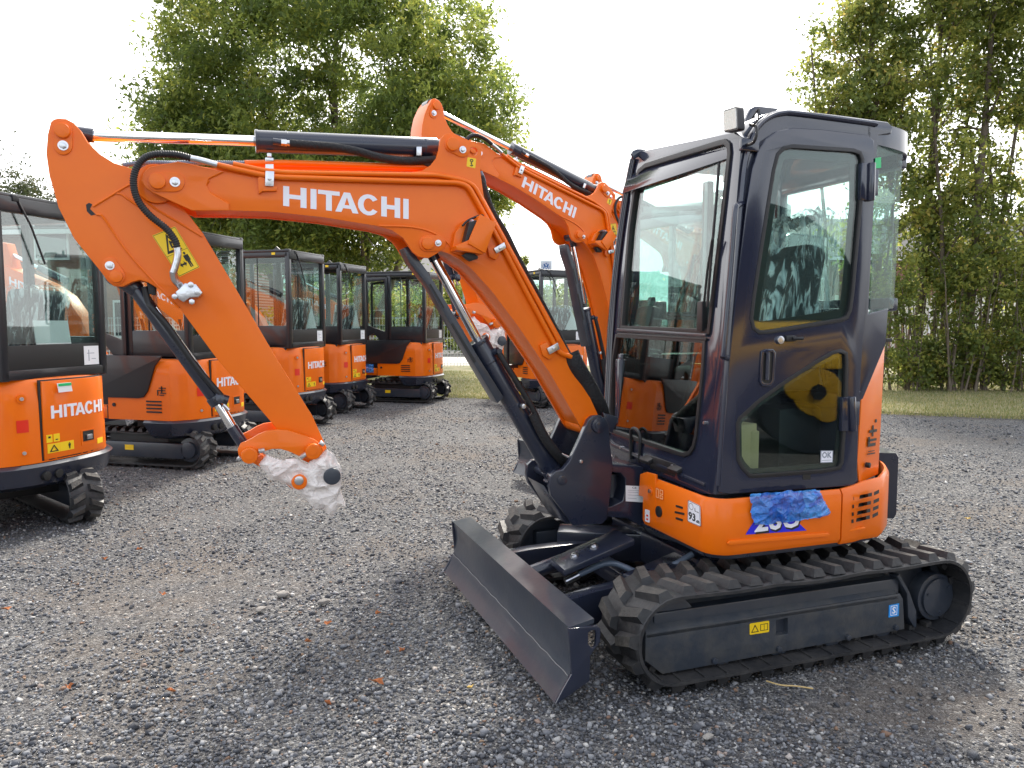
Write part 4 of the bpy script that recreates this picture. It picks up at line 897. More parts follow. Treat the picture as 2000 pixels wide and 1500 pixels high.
    for sy in (-1, 1):
        box(bm, (-.68, .16+sy*.31, 1.16), (.42, .10, .14), bv=.02); sweep(bm, spline([Vector((-.52, .16+sy*.31, 1.2)), Vector((-.48, .16+sy*.31, 1.3)), Vector((-.50, .16+sy*.31, 1.42))], 5), .014, 8)
        box(bm, (-.50, .16+sy*.31, 1.44), (.05, .05, .09), bv=.015)
    finish(bm, 'control_console', BLACK, root)
    bm = bmesh.new()
    for dy in (-.035, .035):
        sweep(bm, [Vector((-.34, .24+dy, .74)), Vector((-.47, .24+dy, 1.20))], .010, 10)
    box(bm, (-.34, .24, .75), (.1, .22, .06), bv=.01)
    for dy in (-.12, .12): box(bm, (-.33, .24+dy, .78), (.14, .08, .02), Matrix.Rotation(R(25), 3, 'Y'), bv=.005)
    sweep(bm, spline([Vector((-.30, .02, .73)), Vector((-.30, .02, .86)), Vector((-.30, -.06, .87)), Vector((-.30, -.06, .73))], 5), .008, 8)
    lv = finish(bm, 'travel_levers', BLACK, root)
    bm = bmesh.new(); box(bm, (-.468, .24, 1.19), (.02, .11, .02), bv=.004); finish(bm, 'lever_clip', BRASS, lv)
    bm = bmesh.new(); box(bm, (-.42, -.17, 1.34), (.05, .16, .24), Matrix.Rotation(R(-15), 3, 'Y'), bv=.015); sweep(bm, [Vector((-.42, -.24, 1.1)), Vector((-.42, -.2, 1.3))], .012, 8); finish(bm, 'monitor', BLACK, root)
    # left-hand things standing in the cab
    card = bmesh.new(); box(card, (-.46, .50, .845), (.12, .16, .25), Matrix.Rotation(R(12), 3, 'Z'), bv=.004); box(card, (-.53, .52, .83), (.05, .12, .22), Matrix.Rotation(R(-20), 3, 'Z'), bv=.003)
    o = finish(card, 'cardboard_box', CARD, None, mw=MROOT); tag(o, 'tall brown cardboard box standing on the cab floor behind the lower door window', 'box')
    pa_ = bmesh.new(); c = Vector((-.50, .52, .725)); box(pa_, c, (.3, .22, .003), Matrix.Rotation(R(20), 3, 'Z')); o = finish(pa_, 'paper_sheet', PAPER, None, mw=MROOT); tag(o, 'white paper sheet lying on the cab floor beside the cardboard box', 'paper')

def film_mat():
    m = bpy.data.materials.new('clear_film'); m.use_nodes = True; t = m.node_tree; t.nodes.clear()
    o = t.nodes.new('ShaderNodeOutputMaterial'); a = t.nodes.new('ShaderNodeMixShader'); tr = t.nodes.new('ShaderNodeBsdfTransparent'); p = t.nodes.new('ShaderNodeBsdfPrincipled')
    p.inputs['Base Color'].default_value = (.85, .92, .95, 1); p.inputs['Roughness'].default_value = .2
    tcn = t.nodes.new('ShaderNodeTexCoord'); mp_ = t.nodes.new('ShaderNodeMapping'); mp_.inputs['Scale'].default_value = (1, 1, .25)
    n = t.nodes.new('ShaderNodeTexNoise'); n.inputs['Scale'].default_value = 28; n.inputs['Detail'].default_value = 5; n.inputs['Distortion'].default_value = .8
    r = t.nodes.new('ShaderNodeMapRange'); r.inputs['From Min'].default_value = .5; r.inputs['From Max'].default_value = .66; r.inputs['To Min'].default_value = .06; r.inputs['To Max'].default_value = .9
    bp = t.nodes.new('ShaderNodeBump'); bp.inputs['Strength'].default_value = .9; bp.inputs['Distance'].default_value = .02
    L_ = t.links.new; L_(tcn.outputs['Object'], mp_.inputs[0]); L_(mp_.outputs[0], n.inputs[0]); L_(n.outputs[0], r.inputs[0]); L_(r.outputs[0], a.inputs[0]); L_(n.outputs[0], bp.inputs['Height']); L_(bp.outputs[0], p.inputs['Normal'])
    L_(tr.outputs[0], a.inputs[1]); L_(p.outputs[0], a.inputs[2]); L_(a.outputs[0], o.inputs[0]); return m
FILM = film_mat()
def wrap_mat(name, c1, c2, lo, hi):
    m = film_mat(); m.name = name
    p = [n for n in m.node_tree.nodes if n.type == 'BSDF_PRINCIPLED'][0]; p.inputs['Base Color'].default_value = (*c1, 1); p.inputs['Roughness'].default_value = .3
    r = [n for n in m.node_tree.nodes if n.type == 'MAP_RANGE'][0]; r.inputs['To Min'].default_value = lo; r.inputs['To Max'].default_value = hi
    mp_ = [n for n in m.node_tree.nodes if n.type == 'MAPPING'][0]; mp_.inputs['Scale'].default_value = (1, 1, 1)
    return m
WRAP = wrap_mat('bubble_wrap_film', (.86, .80, .76), None, .72, 1.0)
def crinkle(m, dark, light, sc):
    t = m.node_tree; p = [n for n in t.nodes if n.type == 'BSDF_PRINCIPLED'][0]; p.inputs['Roughness'].default_value = .14; tcn = t.nodes.new('ShaderNodeTexCoord')
    w1 = t.nodes.new('ShaderNodeTexNoise'); w1.inputs['Scale'].default_value = sc*.4; ad = t.nodes.new('ShaderNodeVectorMath'); ad.operation = 'MULTIPLY_ADD'; ad.inputs[1].default_value = (.12,)*3
    v = t.nodes.new('ShaderNodeTexVoronoi'); v.inputs['Scale'].default_value = sc; v.feature = 'F1'; v.distance = 'MANHATTAN'
    cr_ = t.nodes.new('ShaderNodeMix'); cr_.data_type = 'RGBA'; cr_.inputs[6].default_value = (*dark, 1); cr_.inputs[7].default_value = (*light, 1); sp_ = t.nodes.new('ShaderNodeSeparateColor')
    L_ = t.links.new; L_(tcn.outputs['Object'], w1.inputs[0]); L_(w1.outputs['Color'], ad.inputs[0]); L_(tcn.outputs['Object'], ad.inputs[2]); L_(ad.outputs[0], v.inputs['Vector']); L_(v.outputs['Color'], sp_.inputs[0]); L_(sp_.outputs[0], cr_.inputs[0]); L_(cr_.outputs[2], p.inputs['Base Color'])
    bp = [n for n in t.nodes if n.type == 'BUMP'][0]; b2 = t.nodes.new('ShaderNodeBump'); b2.inputs['Strength'].default_value = 1; b2.inputs['Distance'].default_value = .012; L_(v.outputs['Distance'], b2.inputs['Height']); L_(b2.outputs[0], bp.inputs['Normal'])
BLUEF = wrap_mat('crumpled_blue_film', (.03, .27, .80), None, .82, .98)
crinkle(BLUEF, (.006, .11, .55), (.06, .36, .86), 20)
def facets(name, outline, lv, m, amp, n, mw):
    return crumple(name, outline, lv, 0, m, amp, n, mw, fs=17, bulge=.008, ridge=True)
def crumple(name, outline, lv, th_, m, amp, n=34, mw=None, fs=9, bulge=.0, ridge=False):
    """an uneven crumpled sheet or bag traced in the side plane, with folds and real depth"""
    pl = SP(lv); o = [Vector(pl.uv(*q)) for q in outline]
    x0 = min(p.x for p in o); x1 = max(p.x for p in o); y0 = min(p.y for p in o); y1 = max(p.y for p in o)
    def inside(p):
        c = False; k = len(o)
        for i in range(k):
            a, b = o[i], o[i-1]
            if (a.y > p.y) != (b.y > p.y) and p.x < (b.x-a.x)*(p.y-a.y)/(b.y-a.y)+a.x: c = not c
        return c
    def edge(p):
        return min((p-(a+(b-a)*max(0, min(1, (p-a).dot(b-a)/max(1e-9, (b-a).length_squared))))).length for a, b in zip(o, o[1:]+o[:1]))
    bm = bmesh.new(); sides = (1, -1) if th_ else (1,)
    for s in sides:
        V = {}
        st = (x1-x0)/n; ny = int((y1-y0)/st)+1
        for i in range(n+1):
            for j in range(ny+1):
                p = Vector((x0+i*st, y0+j*st))
                if inside(p):
                    e = edge(p); w_ = s*th_*math.sqrt(min(1, e/(th_+1e-6)*.8)) if th_ else 0
                    q = Vector((p.x*fs, p.y*fs, s*3.1)); f = (abs(noise.noise(q))+.5*abs(noise.noise(q*2.3))+.25*noise.noise(q*5))*amp
                    if ridge:
                        q2 = Vector((p.x*fs*1.0+p.y*fs*.8, p.y*fs*1.9-p.x*fs*.5, 2.0)); w1_ = noise.noise(q2*.5)*2.5
                        f = amp*((1-abs(math.sin(q2.x*1.7+w1_)))*.8+(1-abs(math.sin(q2.y*1.5+w1_*1.6+1)))*.9+.35*(1-abs(noise.noise(q2*1.6))*2))
                    w_ += f*(1 if s > 0 else -1)*min(1, e/.02 if th_ else 1)+bulge*min(1, e/.06)
                    V[i, j] = bm.verts.new(pl.p(p.x+.004*noise.noise(q*3), p.y+.004*noise.noise(q*3+Vector((5, 1, 2))), w_))
        for (i, j) in list(V):
            k = [(i, j), (i+1, j), (i+1, j+1), (i, j+1)]
            if all(q in V for q in k):
                bm.faces.new([V[q] for q in k])
    bmesh.ops.recalc_face_normals(bm, faces=bm.faces[:])
    return finish(bm, name, m, None, smooth=28, mw=mw)
# ------------------------------------------------------------------ the smaller excavators of the row behind
CABB = mat('matt_black_cab', (.014, .015, .019), .34, coat=.3, bump=(12, .04))
ORANGE2 = ORANGE
def small_excavator(variant):
    root = empty('compact_excavator')
    def B(name, m, parent, boxes, bv=.012, smooth=35):
        if name in ('side_window', 'side_panel', 'window_divider'):
            for c, s in boxes: bm = bmesh.new(); box(bm, c, s, bv=bv); o_ = finish(bm, name, m, parent, smooth=smooth)
            return o_
        bm = bmesh.new()
        for c, s in boxes: box(bm, c, s, bv=bv)
        return finish(bm, name, m, parent, smooth=smooth)
    for s, y0, y1 in ((1, .26, .49), (-1, -.49, -.26)):
        track_parts(root, y0, y1, .56, -.62, .185, .168, .1, .024, s, res=0)
        yc = (y0+y1)/2
        tf = B('track_frame', SATIN, root, [((-.02, yc+.03*s, .17), (1.1, .14, .15))])
        bm = bmesh.new(); cyl(bm, (.56, yc-.06, .185), (.56, yc+.08*s, .185), .13, seg=28, bv=.01); cyl(bm, (-.62, yc-.06, .185), (-.62, yc+.07*s, .185), .12, seg=28, bv=.01); cyl(bm, (-.62, yc, .185), (-.62, yc+.10*s, .185), .08, seg=28, bv=.006)
        finish(bm, 'wheel', SATIN, tf)
        bm = bmesh.new(); box(bm, (.05, yc+.10*s+.002*s, .19), (.1, .004, .05)); finish(bm, 'sticker', YELLOW, tf)
    bm = bmesh.new(); box(bm, (0, 0, .25), (.7, .8, .14), bv=.02); cyl(bm, (0, 0, .3), (0, 0, .42), .27, seg=32); finish(bm, 'undercarriage', BLACK, root)
    # blade in front
    bm = bmesh.new(); prism(bm, [(.98, .06), (.95, .13), (.94, .22), (.97, .33), (.95, .33), (.92, .22), (.93, .12), (.96, .05)], [], lambda a, b, c: Vector((a, c, b)), -.49, .49); finish(bm, 'blade', SATIN, root)
    bm = bmesh.new()
    for s in (-1, 1): box(bm, (.7, s*.2, .2), (.5, .06, .08), bv=.01)
    finish(bm, 'blade_arm', NAVY, root)
    # body: plan outline with round tail
    def plan(off, z):
        P = []
        for k in range(0, 21):
            u = 1-k/10; u = math.copysign(abs(u)**.7, u); P.append((-(.735-off)+.21*abs(u)**3.2, (.575-off)*u))
        return P
    def body(name, m, offs, front, parent, bv=.0):
        bm = bmesh.new(); rings = []
        for z, off, fx in offs:
            P = plan(off, z)+[(fx, -.575+off), (fx, .575-off)]
            rings.append([bm.verts.new((x, y, z)) for x, y in P])
        n = len(rings[0])
        for a, b in zip(rings, rings[1:]):
            for k in range(n): bm.faces.new((a[k], a[(k+1) % n], b[(k+1) % n], b[k]))
        bm.faces.new(rings[0][::-1]); bm.faces.new(rings[-1]); bmesh.ops.recalc_face_normals(bm, faces=bm.faces[:])
        return finish(bm, name, m, parent, smooth=40)
    body('rear_bumper', NAVY, [(.30, .05, -.30), (.33, .01, -.28), (.455, -.02, -.22), (.475, .0, -.22)], 0, root)
    hs = body('engine_cover', ORANGE, [(.478, .012, .2), (.9, .018, .2), (1.02, .03, .2), (1.055, .05, .2), (1.065, .09, .2)], 0, root)
    B('floor_skirt', ORANGE, root, [((.30, .0, .54), (.62, 1.12, .125))], .03)
    # rear door of the engine cover, lying just proud of the round tail
    def tail(l_, z, out_):
        r = .755-.018+out_; r = .74*1.0-.018+out_
        x = -(.735-.016)+.21*abs(l_/(.575-.016))**3.2; return Vector((x-out_, l_, z))
    def tailpatch(name, m, l0, l1, z0, z1, out_, n=10, parent=hs, rc_=0):
        bm = bmesh.new(); A = []; 
        for i in range(n+1):
            l_ = l0+(l1-l0)*i/n; A.append((bm.verts.new(tail(l_, z0, out_)), bm.verts.new(tail(l_, z1, out_)), bm.verts.new(tail(l_, z1, out_-.012)), bm.verts.new(tail(l_, z0, out_-.012))))
        for a, b in zip(A, A[1:]):
            for k in range(4): bm.faces.new((a[k], b[k], b[(k+1) % 4], a[(k+1) % 4]))
        bm.faces.new(A[0]); bm.faces.new(A[-1][::-1]); bmesh.ops.recalc_face_normals(bm, faces=bm.faces[:]); bevel(bm, .003 if n > 6 else 0, 2, 60)
        return finish(bm, name, m, parent, smooth=50)
    tailpatch('door_gap', INK, -.415, .225, .485, 1.05, .004)
    dr = tailpatch('engine_door', ORANGE, -.40, .21, .495, 1.04, .014)
    f = lambda l_, r_, z0, z1: (lambda u, v, w_: tail(l_+(r_-l_)*u, z0+(z1-z0)*v, .014+w_))
    lettering(f(.15, -.36, .775, .865), 'brand_lettering', WHITE, dr, .0005, .003)
    rectsticker('warning_sticker', f(.19, -.03, .535, .60), YELLOW, dr, w1=.003, marks=[('r', [(.06, .12), (.4, .12), (.23, .88)], [(.13, .22), (.33, .22), (.23, .7)])]+person_marks(.75, .15, .9, .85))
    rectsticker('small_warning_sticker', f(.195, .15, .61, .665), YELLOW, dr, w1=.003, marks=[('p', [(.3, .55), (.7, .55), (.7, .8), (.3, .8)])])
    rectsticker('small_warning_sticker', f(.14, .09, .61, .665), YELLOW, dr, w1=.003, marks=[('p', [(.3, .2), (.7, .2), (.7, .35), (.3, .35)])])
    rectsticker('fuel_sticker', f(-.27, -.35, .535, .575), YELLOW, dr, w1=.003)
    rectsticker('latch_recess', f(-.10, -.24, .545, .66), ORANGE, dr, w1=.004)
    rectsticker('latch', f(-.115, -.225, .575, .65), INK, dr, w0=.0045, w1=.0055)
    bm = bmesh.new(); box(bm, tail(-.17, .605, .026), (.012, .05, .035), bv=.004); finish(bm, 'latch_handle', ZINC, dr)
    for z in (.93, .56):
        bm = bmesh.new(); c = tail(.33, z, -.004); cyl(bm, c+Vector((.02, -.006, 0)), c-Vector((.006, -.006, 0)), .03, seg=18); finish(bm, 'recess', ORANGE, hs)
        bm = bmesh.new(); cyl(bm, c, c-Vector((.014, -.01, 0)), .013, seg=8); finish(bm, 'bolt', ZINC, hs)
    for l_ in (.37, -.45): 
        bm = bmesh.new(); n_ = 3; A = []
        for i in range(n_+1):
            q = l_-.07*(1 if l_ > 0 else .8)*i/n_; A.append((bm.verts.new(tail(q, .70, .003)), bm.verts.new(tail(q, .785, .003))))
        for a, b in zip(A, A[1:]): bm.faces.new((a[0], b[0], b[1], a[1]))
        finish(bm, 'red_reflector', RED, hs, smooth=0)
    # rear lamps in the bumper
    bm = bmesh.new()
    for l_ in (.12, .22): c = Vector((-.742, l_, .385)); cyl(bm, c+Vector((.03, 0, 0)), c-Vector((.01, 0, 0)), .032, seg=20, bv=.003)
    finish(bm, 'rear_lamp', INK, root)
    # side louvres, plug, seam, dealer logo (left side)
    ys = .569
    for k in range(4): 
        bm = bmesh.new(); box(bm, (-.33, ys-.002, .56+.034*k), (.17, .006, .014)); finish(bm, 'louvre', INK, hs)
    bm = bmesh.new(); cyl(bm, (.13, .55, .62), (.13, .57, .62), .018, seg=16); finish(bm, 'round_plug', BLACK, root)
    for q in ((.56, .40),): pass
    bm = bmesh.new(); box(bm, (.21, .562, .55), (.006, .004, .13)); finish(bm, 'panel_seam', INK, hs)
    qf = lambda u, v, w_: Vector((-.37-.10*u, .5645+w_, .72+.09*v))
    bm = bmesh.new()
    for pl_ in ([(.0, .0), (.12, 0), (.12, .5), (.9, .5), (.9, .6), (0, .6)], [(.25, .0), (.75, .0), (.75, .1), (.25, .1)], [(.35, .2), (1, .2), (1, .3), (.35, .3)], [(.45, .3), (.57, .3), (.57, 1), (.45, 1)], [(.2, .75), (1, .75), (1, .85), (.2, .85)]): prism(bm, pl_, [], qf, .0, .002)
    finish(bm, 'dealer_logo', INK, hs, smooth=0)
    # ---------------- cab
    hw = .455
    fr = B('cab_frame', CABB, root, [((-.635, s*(hw-.03), 1.68), (.06, .06, 1.26)) for s in (-1, 1)]+[((.45, s*(hw-.025), 1.68), (.05, .05, 1.26)) for s in (-1, 1)]+[((.02, s*(hw-.025), 1.68), (.07, .05, 1.26)) for s in (-1, 1)]
        +[((-.09, s*(hw-.03), 2.24), (1.12, .06, .07)) for s in (-1, 1)]+[((-.635, 0, 1.09), (.06, .88, .07)), ((-.645, 0, 2.23), (.06, .88, .10)), ((.45, 0, 2.23), (.06, .88, .08)), ((.45, 0, 1.2), (.05, .88, .05))])
    B('rear_panel', INK, fr, [((-.648, 0, 1.20), (.012, .84, .18))], .004)
    sd_ = B('side_panel', CABB, fr, [((-.31, s*(hw-.02), 1.20), (.62, .03, .28)) for s in (-1, 1)]+[((-.09, s*(hw-.02), .95), (1.0, .03, .30)) for s in (-1, 1)]+[((.20, -.435, 1.0), (.5, .03, .5))])
    B('roof', CABB, root, [((-.09, 0, 2.285), (1.15, .93, .035))], .015)
    # notch in the orange side where the cab's foot comes down
    for s in (-1, 1):
        bm = bmesh.new(); prism(bm, [(.50, .69), (.50, 1.10), (-.44, 1.10), (-.43, 1.075), (-.36, 1.0), (-.27, .76), (-.22, .70), (-.16, .69)], [], lambda a, b, c: Vector((a, c, b)), s*.568-.008, s*.568+.008); bevel(bm, .006, 2)
        finish(bm, 'cab_foot', CABB, fr)
    # door frame on the left: window above, window below
    bm = bmesh.new(); prism(bm, [(.04, .64), (.47, .64), (.47, 2.2), (.04, 2.2)], [[(.09, 1.25), (.42, 1.36), (.42, 2.12), (.12, 2.14), (.09, 2.11)], [(.10, .70), (.42, .70), (.42, 1.16), (.30, 1.22), (.10, .98)]], lambda a, b, c: Vector((a, c, b)), hw+.0, hw+.025); bevel(bm, .006, 2)
    if variant == 'door_open': bmesh.ops.transform(bm, matrix=Matrix.Translation((.04, hw, 0)) @ Matrix.Rotation(R(118), 4, 'Z') @ Matrix.Translation((-.04, -hw, 0)), verts=bm.verts[:])
    dr2 = finish(bm, 'cab_door', CABB, root)
    if variant != 'door_open':
        B('door_glass', GLASS2, dr2, [((.26, hw+.012, 1.72), (.34, .004, .8))], 0, 0)
    B('rear_window', GLASS2, fr, [((-.635, 0, 1.74), (.005, .80, .88))], 0, 0)
    B('side_window', GLASS2, fr, [((-.31, s*(hw-.02), 1.77), (.58, .004, .86)) for s in (-1, 1)], 0, 0)
    B('windscreen', GLASS2, fr, [((.45, 0, 1.70), (.004, .80, .96))], 0, 0)
    B('window_divider', BLACK, fr, [((-.625, .18, 1.74), (.012, .012, .88)), ((-.20, hw-.02, 1.77), (.012, .01, .86))], .002)
    bm = bmesh.new(); sweep(bm, [Vector((-.68, .28, 2.25)), Vector((-.69, .20, 2.1)), Vector((-.69, .10, 1.85))], .007, 6); box(bm, (-.67, .3, 2.27), (.03, .05, .04), bv=.006); finish(bm, 'wiper', BLACK, fr)
    bm = bmesh.new(); prism(bm, [(-.5, 2.30), (-.44, 2.35), (-.38, 2.30)], [], lambda a, b, c: Vector((a, c, b)), .35, .365); finish(bm, 'lifting_eye', CABB, fr)
    B('roof_sticker', YELLOW, fr, [((-.45, hw+.003, 2.25), (.05, .004, .03))], 0, 0)
    rectsticker('notice_paper', lambda u, v, w_: Vector((-.6555-w_, -.24-.14*u, 1.13+.14*v)), PAPER, fr, marks=[('p', [(.3, .2), (.35, .2), (.35, .8), (.3, .8)]), ('p', [(.5, .3), (.8, .3), (.8, .33), (.5, .33)]), ('p', [(.2, .6), (.7, .6), (.7, .63), (.2, .63)])], mm=GREYINK)
    # inside
    def sp(name, c, s, rot, m, parent, bv=.05):
        bm = bmesh.new(); bmesh.ops.create_cube(bm, size=1, matrix=Matrix.Translation(c) @ Matrix.Rotation(rot, 4, 'Y') @ Matrix.Diagonal((*s, 1))); bmesh.ops.bevel(bm, geom=bm.edges[:], offset=bv, segments=4, profile=.5, affect='EDGES', clamp_overlap=True); return finish(bm, name, m, parent, smooth=60)
    st = sp('seat', (-.28, 0, 1.14), (.44, .44, .13), 0, SEAT, root); sp('backrest', (-.47, 0, 1.42), (.14, .42, .52), R(-10), SEAT, st)
    sp('seat_film', (-.475, 0, 1.43), (.17, .47, .57), R(-10), FILM, st, .06)
    bm = bmesh.new(); box(bm, (-.28, 0, .98), (.5, .6, .2), bv=.03)
    for s in (-1, 1): box(bm, (-.2, s*.28, 1.25), (.36, .1, .1), bv=.02); sweep(bm, [Vector((-.02, s*.28, 1.3)), Vector((.02, s*.28, 1.45))], .015, 8)
    finish(bm, 'control_console', BLACK, root)
    bm = bmesh.new(); sweep(bm, spline([Vector((.40, .33, 1.2)), Vector((.40, .33, 2.0)), Vector((.34, .33, 2.1)), Vector((.1, .33, 2.12))], 5), .02, 8); box(bm, (.52, .38, 1.92), (.05, .2, .28), bv=.03)
    for dy in (-.04, .04): sweep(bm, [Vector((.34, dy, .7)), Vector((.24, dy, 1.2))], .01, 8)
    finish(bm, 'mirror_and_levers', BLACK, root)
    bm = bmesh.new(); box(bm, (.05, 0, .62), (.80, .86, .04)); finish(bm, 'cab_floor', BLACK, root)
    if variant == 'card': 
        bm = bmesh.new(); box(bm, (-.60, -.02, 1.375), (.006, .3, .17), Matrix.Rotation(R(8), 3, 'Y')); finish(bm, 'note_card', PAPER, root)
    if variant in ('paper', 'plain', 'door_open', 'card'):
        bm = bmesh.new(); prism(bm, [(-.05, 1.30), (-.33, 1.30), (-.20, 1.60)], [], lambda a, b, c: Vector((c, a, b)), -.6, -.595)
        if variant != 'card': finish(bm, 'white_card', PAPER, root)
        else: bm.free()
    # front boom, low and folded
    bm = bmesh.new(); prism(bm, [(.62, .60), (.72, .52), (.84, .60), (.98, 1.10), (1.20, 1.55), (1.75, 1.98), (2.1, 2.10), (2.16, 2.02), (2.12, 1.94), (1.70, 1.72), (1.42, 1.45), (1.25, 1.2), (1.0, .75), (.86, .5)][::-1] if False else [(.70, .52), (.86, .55), (1.02, .95), (1.26, 1.28), (1.46, 1.44), (2.05, 1.86), (2.10, 1.97), (2.02, 2.04), (1.46, 1.84), (1.22, 1.70), (1.02, 1.45), (.84, 1.05), (.68, .62)], [], lambda a, b, c: Vector((a, c, b)), -.17, .0); bevel(bm, .006, 2)
    bo = finish(bm, 'boom', ORANGE, root)
    lettering(lambda u, v, w_: Vector((1.92-.55*u, .001+w_, 1.915-.26*u+v*.09)) if False else Vector((1.95-.55*u, .001+w_, 1.83-.21*u+v*.09)), 'brand_lettering', WHITE, bo)
    bm = bmesh.new(); prism(bm, [(1.92, 2.02), (2.0, 2.28), (2.12, 2.30), (2.18, 2.16), (2.22, 1.95), (1.92, 1.10), (1.84, .75), (1.72, .75), (1.80, 1.3), (1.92, 1.75)], [], lambda a, b, c: Vector((a, c, b)), -.14, -.03); bevel(bm, .006, 2); finish(bm, 'arm', ORANGE, root)
    bm = bmesh.new(); cyl(bm, (1.28, -.085, 1.86), (1.62, -.085, 2.0), .045, seg=20); fin = finish(bm, 'arm_cylinder', NAVY, root)
    bm = bmesh.new(); cyl(bm, (1.6, -.085, 1.99), (2.08, -.085, 2.2), .022, seg=16); finish(bm, 'rod', CHROME, fin)
    bm = bmesh.new(); prism(bm, [(.5, .4), (.8, .35), (.9, .5), (.86, .72), (.78, .75), (.66, .68), (.5, .6)], [], lambda a, b, c: Vector((a, c, b)), -.2, .03); bevel(bm, .01, 2); finish(bm, 'swing_post', NAVY, root)
    bm = bmesh.new(); cyl(bm, (.86, -.085, .5), (1.08, -.085, .95), .045, seg=20); cyl(bm, (1.05, -.085, .9), (1.22, -.085, 1.3), .024, seg=16); finish(bm, 'boom_cylinder', NAVY, root)
    return root
def set_scale(r, s): r.scale = (s, s, s)
# ------------------------------------------------------------------ ground
def new_nodes(name):
    m = bpy.data.materials.new(name); m.use_nodes = True; t = m.node_tree; return m, t, t.nodes['Principled BSDF']
def ramp(t, stops):
    r = t.nodes.new('ShaderNodeValToRGB'); e = r.color_ramp.elements
    while len(e) < len(stops): e.new(.5)
    for k, (p, c) in enumerate(stops): e[k].position = p; e[k].color = (*c, 1)
    return r
def gravel_ground_mat():
    m, t, b = new_nodes('crushed_stone_ground'); L_ = t.links.new
    tcn = t.nodes.new('ShaderNodeTexCoord')
    wn = t.nodes.new('ShaderNodeTexNoise'); wn.inputs['Scale'].default_value = 30; wn.inputs['Detail'].default_value = 2
    ad = t.nodes.new('ShaderNodeVectorMath'); ad.operation = 'MULTIPLY_ADD'; ad.inputs[1].default_value = (.02,)*3; L_(tcn.outputs['Object'], wn.inputs[0]); L_(wn.outputs['Color'], ad.inputs[0]); L_(tcn.outputs['Object'], ad.inputs[2])
    vs_ = []
    for sc_ in (75, 150):
        v = t.nodes.new('ShaderNodeTexVoronoi'); v.inputs['Scale'].default_value = sc_; v.feature = 'F1'; L_(ad.outputs[0], v.inputs['Vector']); vs_.append(v)
    sep = t.nodes.new('ShaderNodeSeparateColor'); L_(vs_[0].outputs['Color'], sep.inputs[0])
    r1 = ramp(t, [(0, (.036, .036, .04)), (.3, (.08, .08, .087)), (.62, (.145, .144, .15)), (.84, (.20, .20, .20)), (.95, (.40, .39, .37)), (1, (.19, .12, .08))]); L_(sep.outputs[0], r1.inputs[0])  # ground tones darkened, putting the shade of crevices between stones into the colour
    sep2 = t.nodes.new('ShaderNodeSeparateColor'); L_(vs_[1].outputs['Color'], sep2.inputs[0])
    r2 = ramp(t, [(0, (.02, .02, .024)), (.5, (.08, .08, .083)), (.9, (.19, .186, .18)), (1, (.36, .35, .32))]); L_(sep2.outputs[1], r2.inputs[0])
    mx = t.nodes.new('ShaderNodeMix'); mx.data_type = 'RGBA'; gt = t.nodes.new('ShaderNodeMath'); gt.operation = 'GREATER_THAN'; gt.inputs[1].default_value = .55; L_(sep.outputs[2], gt.inputs[0]); L_(gt.outputs[0], mx.inputs[0]); L_(r1.outputs[0], mx.inputs[6]); L_(r2.outputs[0], mx.inputs[7])
    # patches where brown earth shows between the stones
    pn_ = t.nodes.new('ShaderNodeTexNoise'); pn_.inputs['Scale'].default_value = .85; pn_.inputs['Detail'].default_value = 7; pn_.inputs['Roughness'].default_value = .62; L_(tcn.outputs['Object'], pn_.inputs[0])
    mr = t.nodes.new('ShaderNodeMapRange'); mr.inputs['From Min'].default_value = .49; mr.inputs['From Max'].default_value = .70; mr.inputs['To Max'].default_value = .85; L_(pn_.outputs[0], mr.inputs['Value'])
    mx2_ = t.nodes.new('ShaderNodeMix'); mx2_.data_type = 'RGBA'; mx2_.inputs[7].default_value = (.155, .125, .10, 1); L_(mr.outputs[0], mx2_.inputs[0]); L_(mx.outputs[2], mx2_.inputs[6]); L_(mx2_.outputs[2], b.inputs['Base Color'])
    b.inputs['Roughness'].default_value = .85
    bp = t.nodes.new('ShaderNodeBump'); bp.inputs['Strength'].default_value = 1; bp.inputs['Distance'].default_value = .012; bp.invert = True
    sm = t.nodes.new('ShaderNodeMath'); sm.operation = 'ADD'; L_(vs_[0].outputs['Distance'], sm.inputs[0]); L_(vs_[1].outputs['Distance'], sm.inputs[1]); L_(sm.outputs[0], bp.inputs['Height']); L_(bp.outputs[0], b.inputs['Normal'])
    return m
def hgt(x, y):
    """gentle ruts and hollows of the gravel yard"""
    d = math.hypot(x, y); k = 1/(1+(d/14)**2)
    return (.020*noise.noise(Vector((x*.9, y*.9, 1)))+.012*noise.noise(Vector((x*2.6, y*2.6, 4)))-.012)*k
xs = np.concatenate([np.linspace(-300, -12, 12)[:-1], np.linspace(-12, 10, 150), np.linspace(10, 300, 12)[1:]]); ys = np.concatenate([np.linspace(-60, -1, 6)[:-1], np.linspace(-1, 16, 130), np.linspace(16, 400, 20)[1:]])
bm = bmesh.new(); G = [[bm.verts.new((x, y, hgt(x, y))) for x in xs] for y in ys]
for j in range(len(ys)-1):
    for i in range(len(xs)-1): bm.faces.new((G[j][i], G[j][i+1], G[j+1][i+1], G[j+1][i]))
GM = gravel_ground_mat()
g = finish(bm, 'gravel_yard', GM, None, smooth=180); tag(g, kind='structure')

